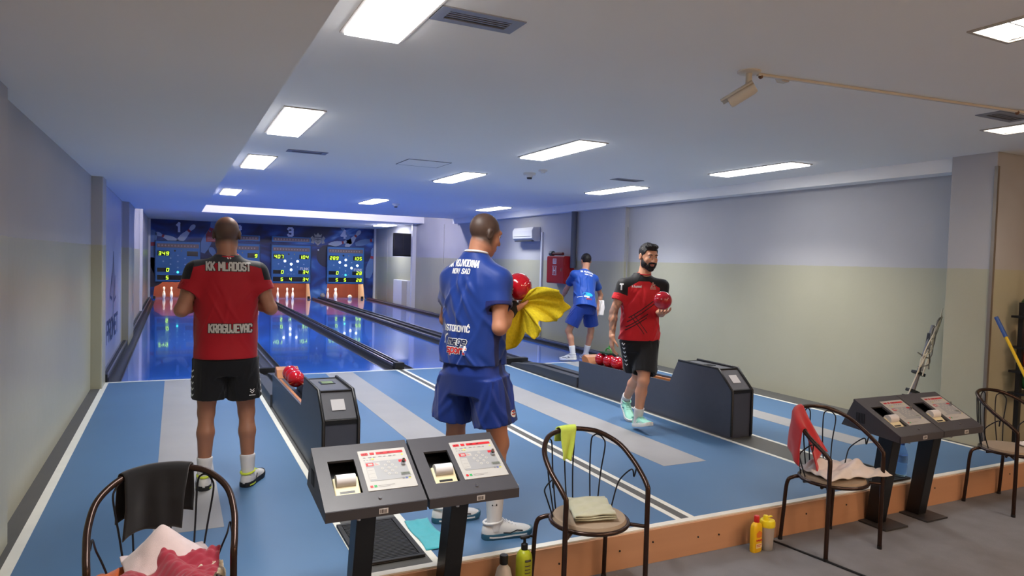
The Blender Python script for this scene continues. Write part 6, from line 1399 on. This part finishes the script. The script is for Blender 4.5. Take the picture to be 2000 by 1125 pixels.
# ---------------------------------------------------------------- man in blue bending at the foul line
root = thing('person', 'man in blue shirt and shorts bending forward at the far foul line', 'person', (5.95, 9.5, 0))
up4 = A3(.22, .44, .87); up4 /= np.linalg.norm(up4); R4 = frame((.12, 1, 0), up4); HC4 = A3(6.265, 9.97, 1.632); Rh4 = frame((.15, 1, -.25), (.05, .25, 1))
O4 = A3(5.985, 9.52, .955); tq = lambda x, y, z: O4+R4 @ A3(x, y, z)
J = dict(pelvis=O4, neck=tq(0, -.015, .575), head=HC4, Rt=R4, Rh=Rh4, shoulderR=tq(.185, -.01, .49), elbowR=A3(6.475, 9.80, 1.06), wristR=A3(6.405, 9.78, .83),
         shoulderL=tq(-.185, -.01, .49), elbowL=A3(5.925, 10.02, 1.14), wristL=A3(5.97, 10.22, 1.00), hipR=A3(6.08, 9.54, .93), kneeR=A3(6.175, 9.60, .49), ankleR=A3(6.13, 9.66, .12), hipL=A3(5.89, 9.50, .93), kneeL=A3(5.735, 9.58, .49), ankleL=A3(5.765, 9.475, .14))
build_body(root, J, layered('skin_medium', (196, 142, 114), [], rough=.5, sheen=0, var=.06, sss=.05), .0065, None, arm=.97, girth=.88,
           hands=dict(R=lambda F, w_, e: hand_prims(F, w_, (-.08, -.05, -1), (-1, .1, 0), (.1, 1, 0), (.25, .4, .3), spread=.10), L=lambda F, w_, e: hand_prims(F, w_, (.1, .8, -.5), (.6, 0, -.6), (0, .4, 1), (.25, .4, .3))))
def hair4(x, y, z):
    d = el(x, y, z, (0, -.016, .034), (.085, .107, .096)); line = np.interp(y, [-.13, -.09, -.05, -.005, .02, .052, .12], [-.075, -.075, -.055, -.01, .0, .058, .066])
    return np.maximum(d-strands(x, y, z, .0025), line-z)
headfield(HC4, Rh4, hair4, .005).mesh('hair', M_dkhair, root)
st4 = [(-.11, .190, .160, 0), (.06, .180, .138, 0), (.2, .180, .130, 0), (.34, .195, .130, 0), (.43, .195, .118, -.008), (.505, .170, .096, -.015), (.55, .12, .078, -.018), (.585, .075, .066, -.015)]
ms4 = layered('shirt_mid_blue', (26, 70, 156), [], rough=.55, var=.08, bump=.12, bscale=320)
shirt4 = build_shirt(root, O4, R4, st4, [(J['shoulderR'], sleeve(J['shoulderR'], J['elbowR'], .60), .069, .071), (J['shoulderL'], sleeve(J['shoulderL'], J['elbowL'], .60), .069, .071)], ms4, None, .0065, wr=wrinkle(41, .011, 45), necks=(tq(0, -.015, .54), tq(0, 0, .69), .056))
ring_collar(root, tq(0, -.012, .585), R4, .062, .064, .006, M_pw, shirt4)
b4 = Vector(-R4[:, 1]); r4 = Vector(R4[:, 0]); u4 = Vector(R4[:, 2])
def back4(u, z): return Vector(O4)+b4*.6+r4*u+u4*z
project_print('lettering', shirt4, step_quads(text_lines('KK VOJVODIN^', .030, 1.6, .72), .007), back4(0, .495), r4, u4, -b4, M_pw, .003, warp=arc)
project_print('lettering', shirt4, step_quads(text_lines('NOVI S^D', .024, 2.0, .8), .006), back4(.02, .445), r4, u4, -b4, M_pw, .003)
n_ = 16; q = [[(.085*math.cos(2*PI*k/24)*abs(math.cos(2*PI*k/24))**-.3 if abs(math.cos(2*PI*k/24)) > 1e-3 else 0, .032*math.sin(2*PI*k/24)) for k in (i, i+1)]+[(0, 0)] for i in range(24)]
project_print('sponsor_patch', shirt4, q, back4(-.01, .085), r4, u4, -b4, mat('print_cyan', (40, 176, 226), .5), .004)
project_print('sponsor_lettering', shirt4, step_quads(text_lines('image', .026, 1.8, .9)+[[(-.12, 0), (-.06, .004)]], .008), back4(-.045, .03), r4, u4, -b4, M_pw, .004)
project_print('sponsor_lettering', shirt4, step_quads(text_lines('sport', .024, 1.8, .9), .007), back4(.0, -.01), r4, u4, -b4, mat('print_rust', (170, 50, 46), .5), .004)
Rp = frame((.10, 1, 0))
sh4 = build_shorts(root, A3(5.985, 9.52, .93), Rp, [(-.16, .16, .125, 0), (-.05, .184, .140, 0), (.03, .176, .130, 0.01), (.07, .15, .11, .03)], [(A3(6.085, 9.54, .88), A3(6.165, 9.575, .575), .112, .115), (A3(5.885, 9.50, .88), A3(5.765, 9.55, .585), .112, .115)], layered('shorts_mid_blue', (24, 56, 142), [], rough=.55, var=.08), None, .0065, wr=wrinkle(43, .011, 20, zr=(-.05, .32)))
for s, dd, pt_ in (('R', (.25, 1), 0.0), ('L', (-.55, .85), -.12)):
    an = J['ankle'+s]; d = Vector((dd[0], dd[1], 0)).normalized(); sock(root, an, J['knee'+s], M_sockw, .12); shoe(root, (an[0]-d.x*.055, an[1]-d.y*.055, .005+(.04 if pt_ else .0)), dd, pt_, M_shw, M_solew, (('swoosh', M_navy), ('stripe', M_navy)), 1.0)
rows = [[Vector((6.16+.095*i/8+.004*math.sin(j*.9+i), 9.385-.02*math.sin(i*.8+.3*j)-.004*j*.5-.01, 1.0-.24*j/14)) for i in range(9)] for j in range(15)]
tag(B().grid(rows).build('waist_towel', cloth_mat('white_terry', (216, 210, 208)), None, smooth=True, solid=.008), 'small white towel tucked in the waistband of the bending man', 'towel')
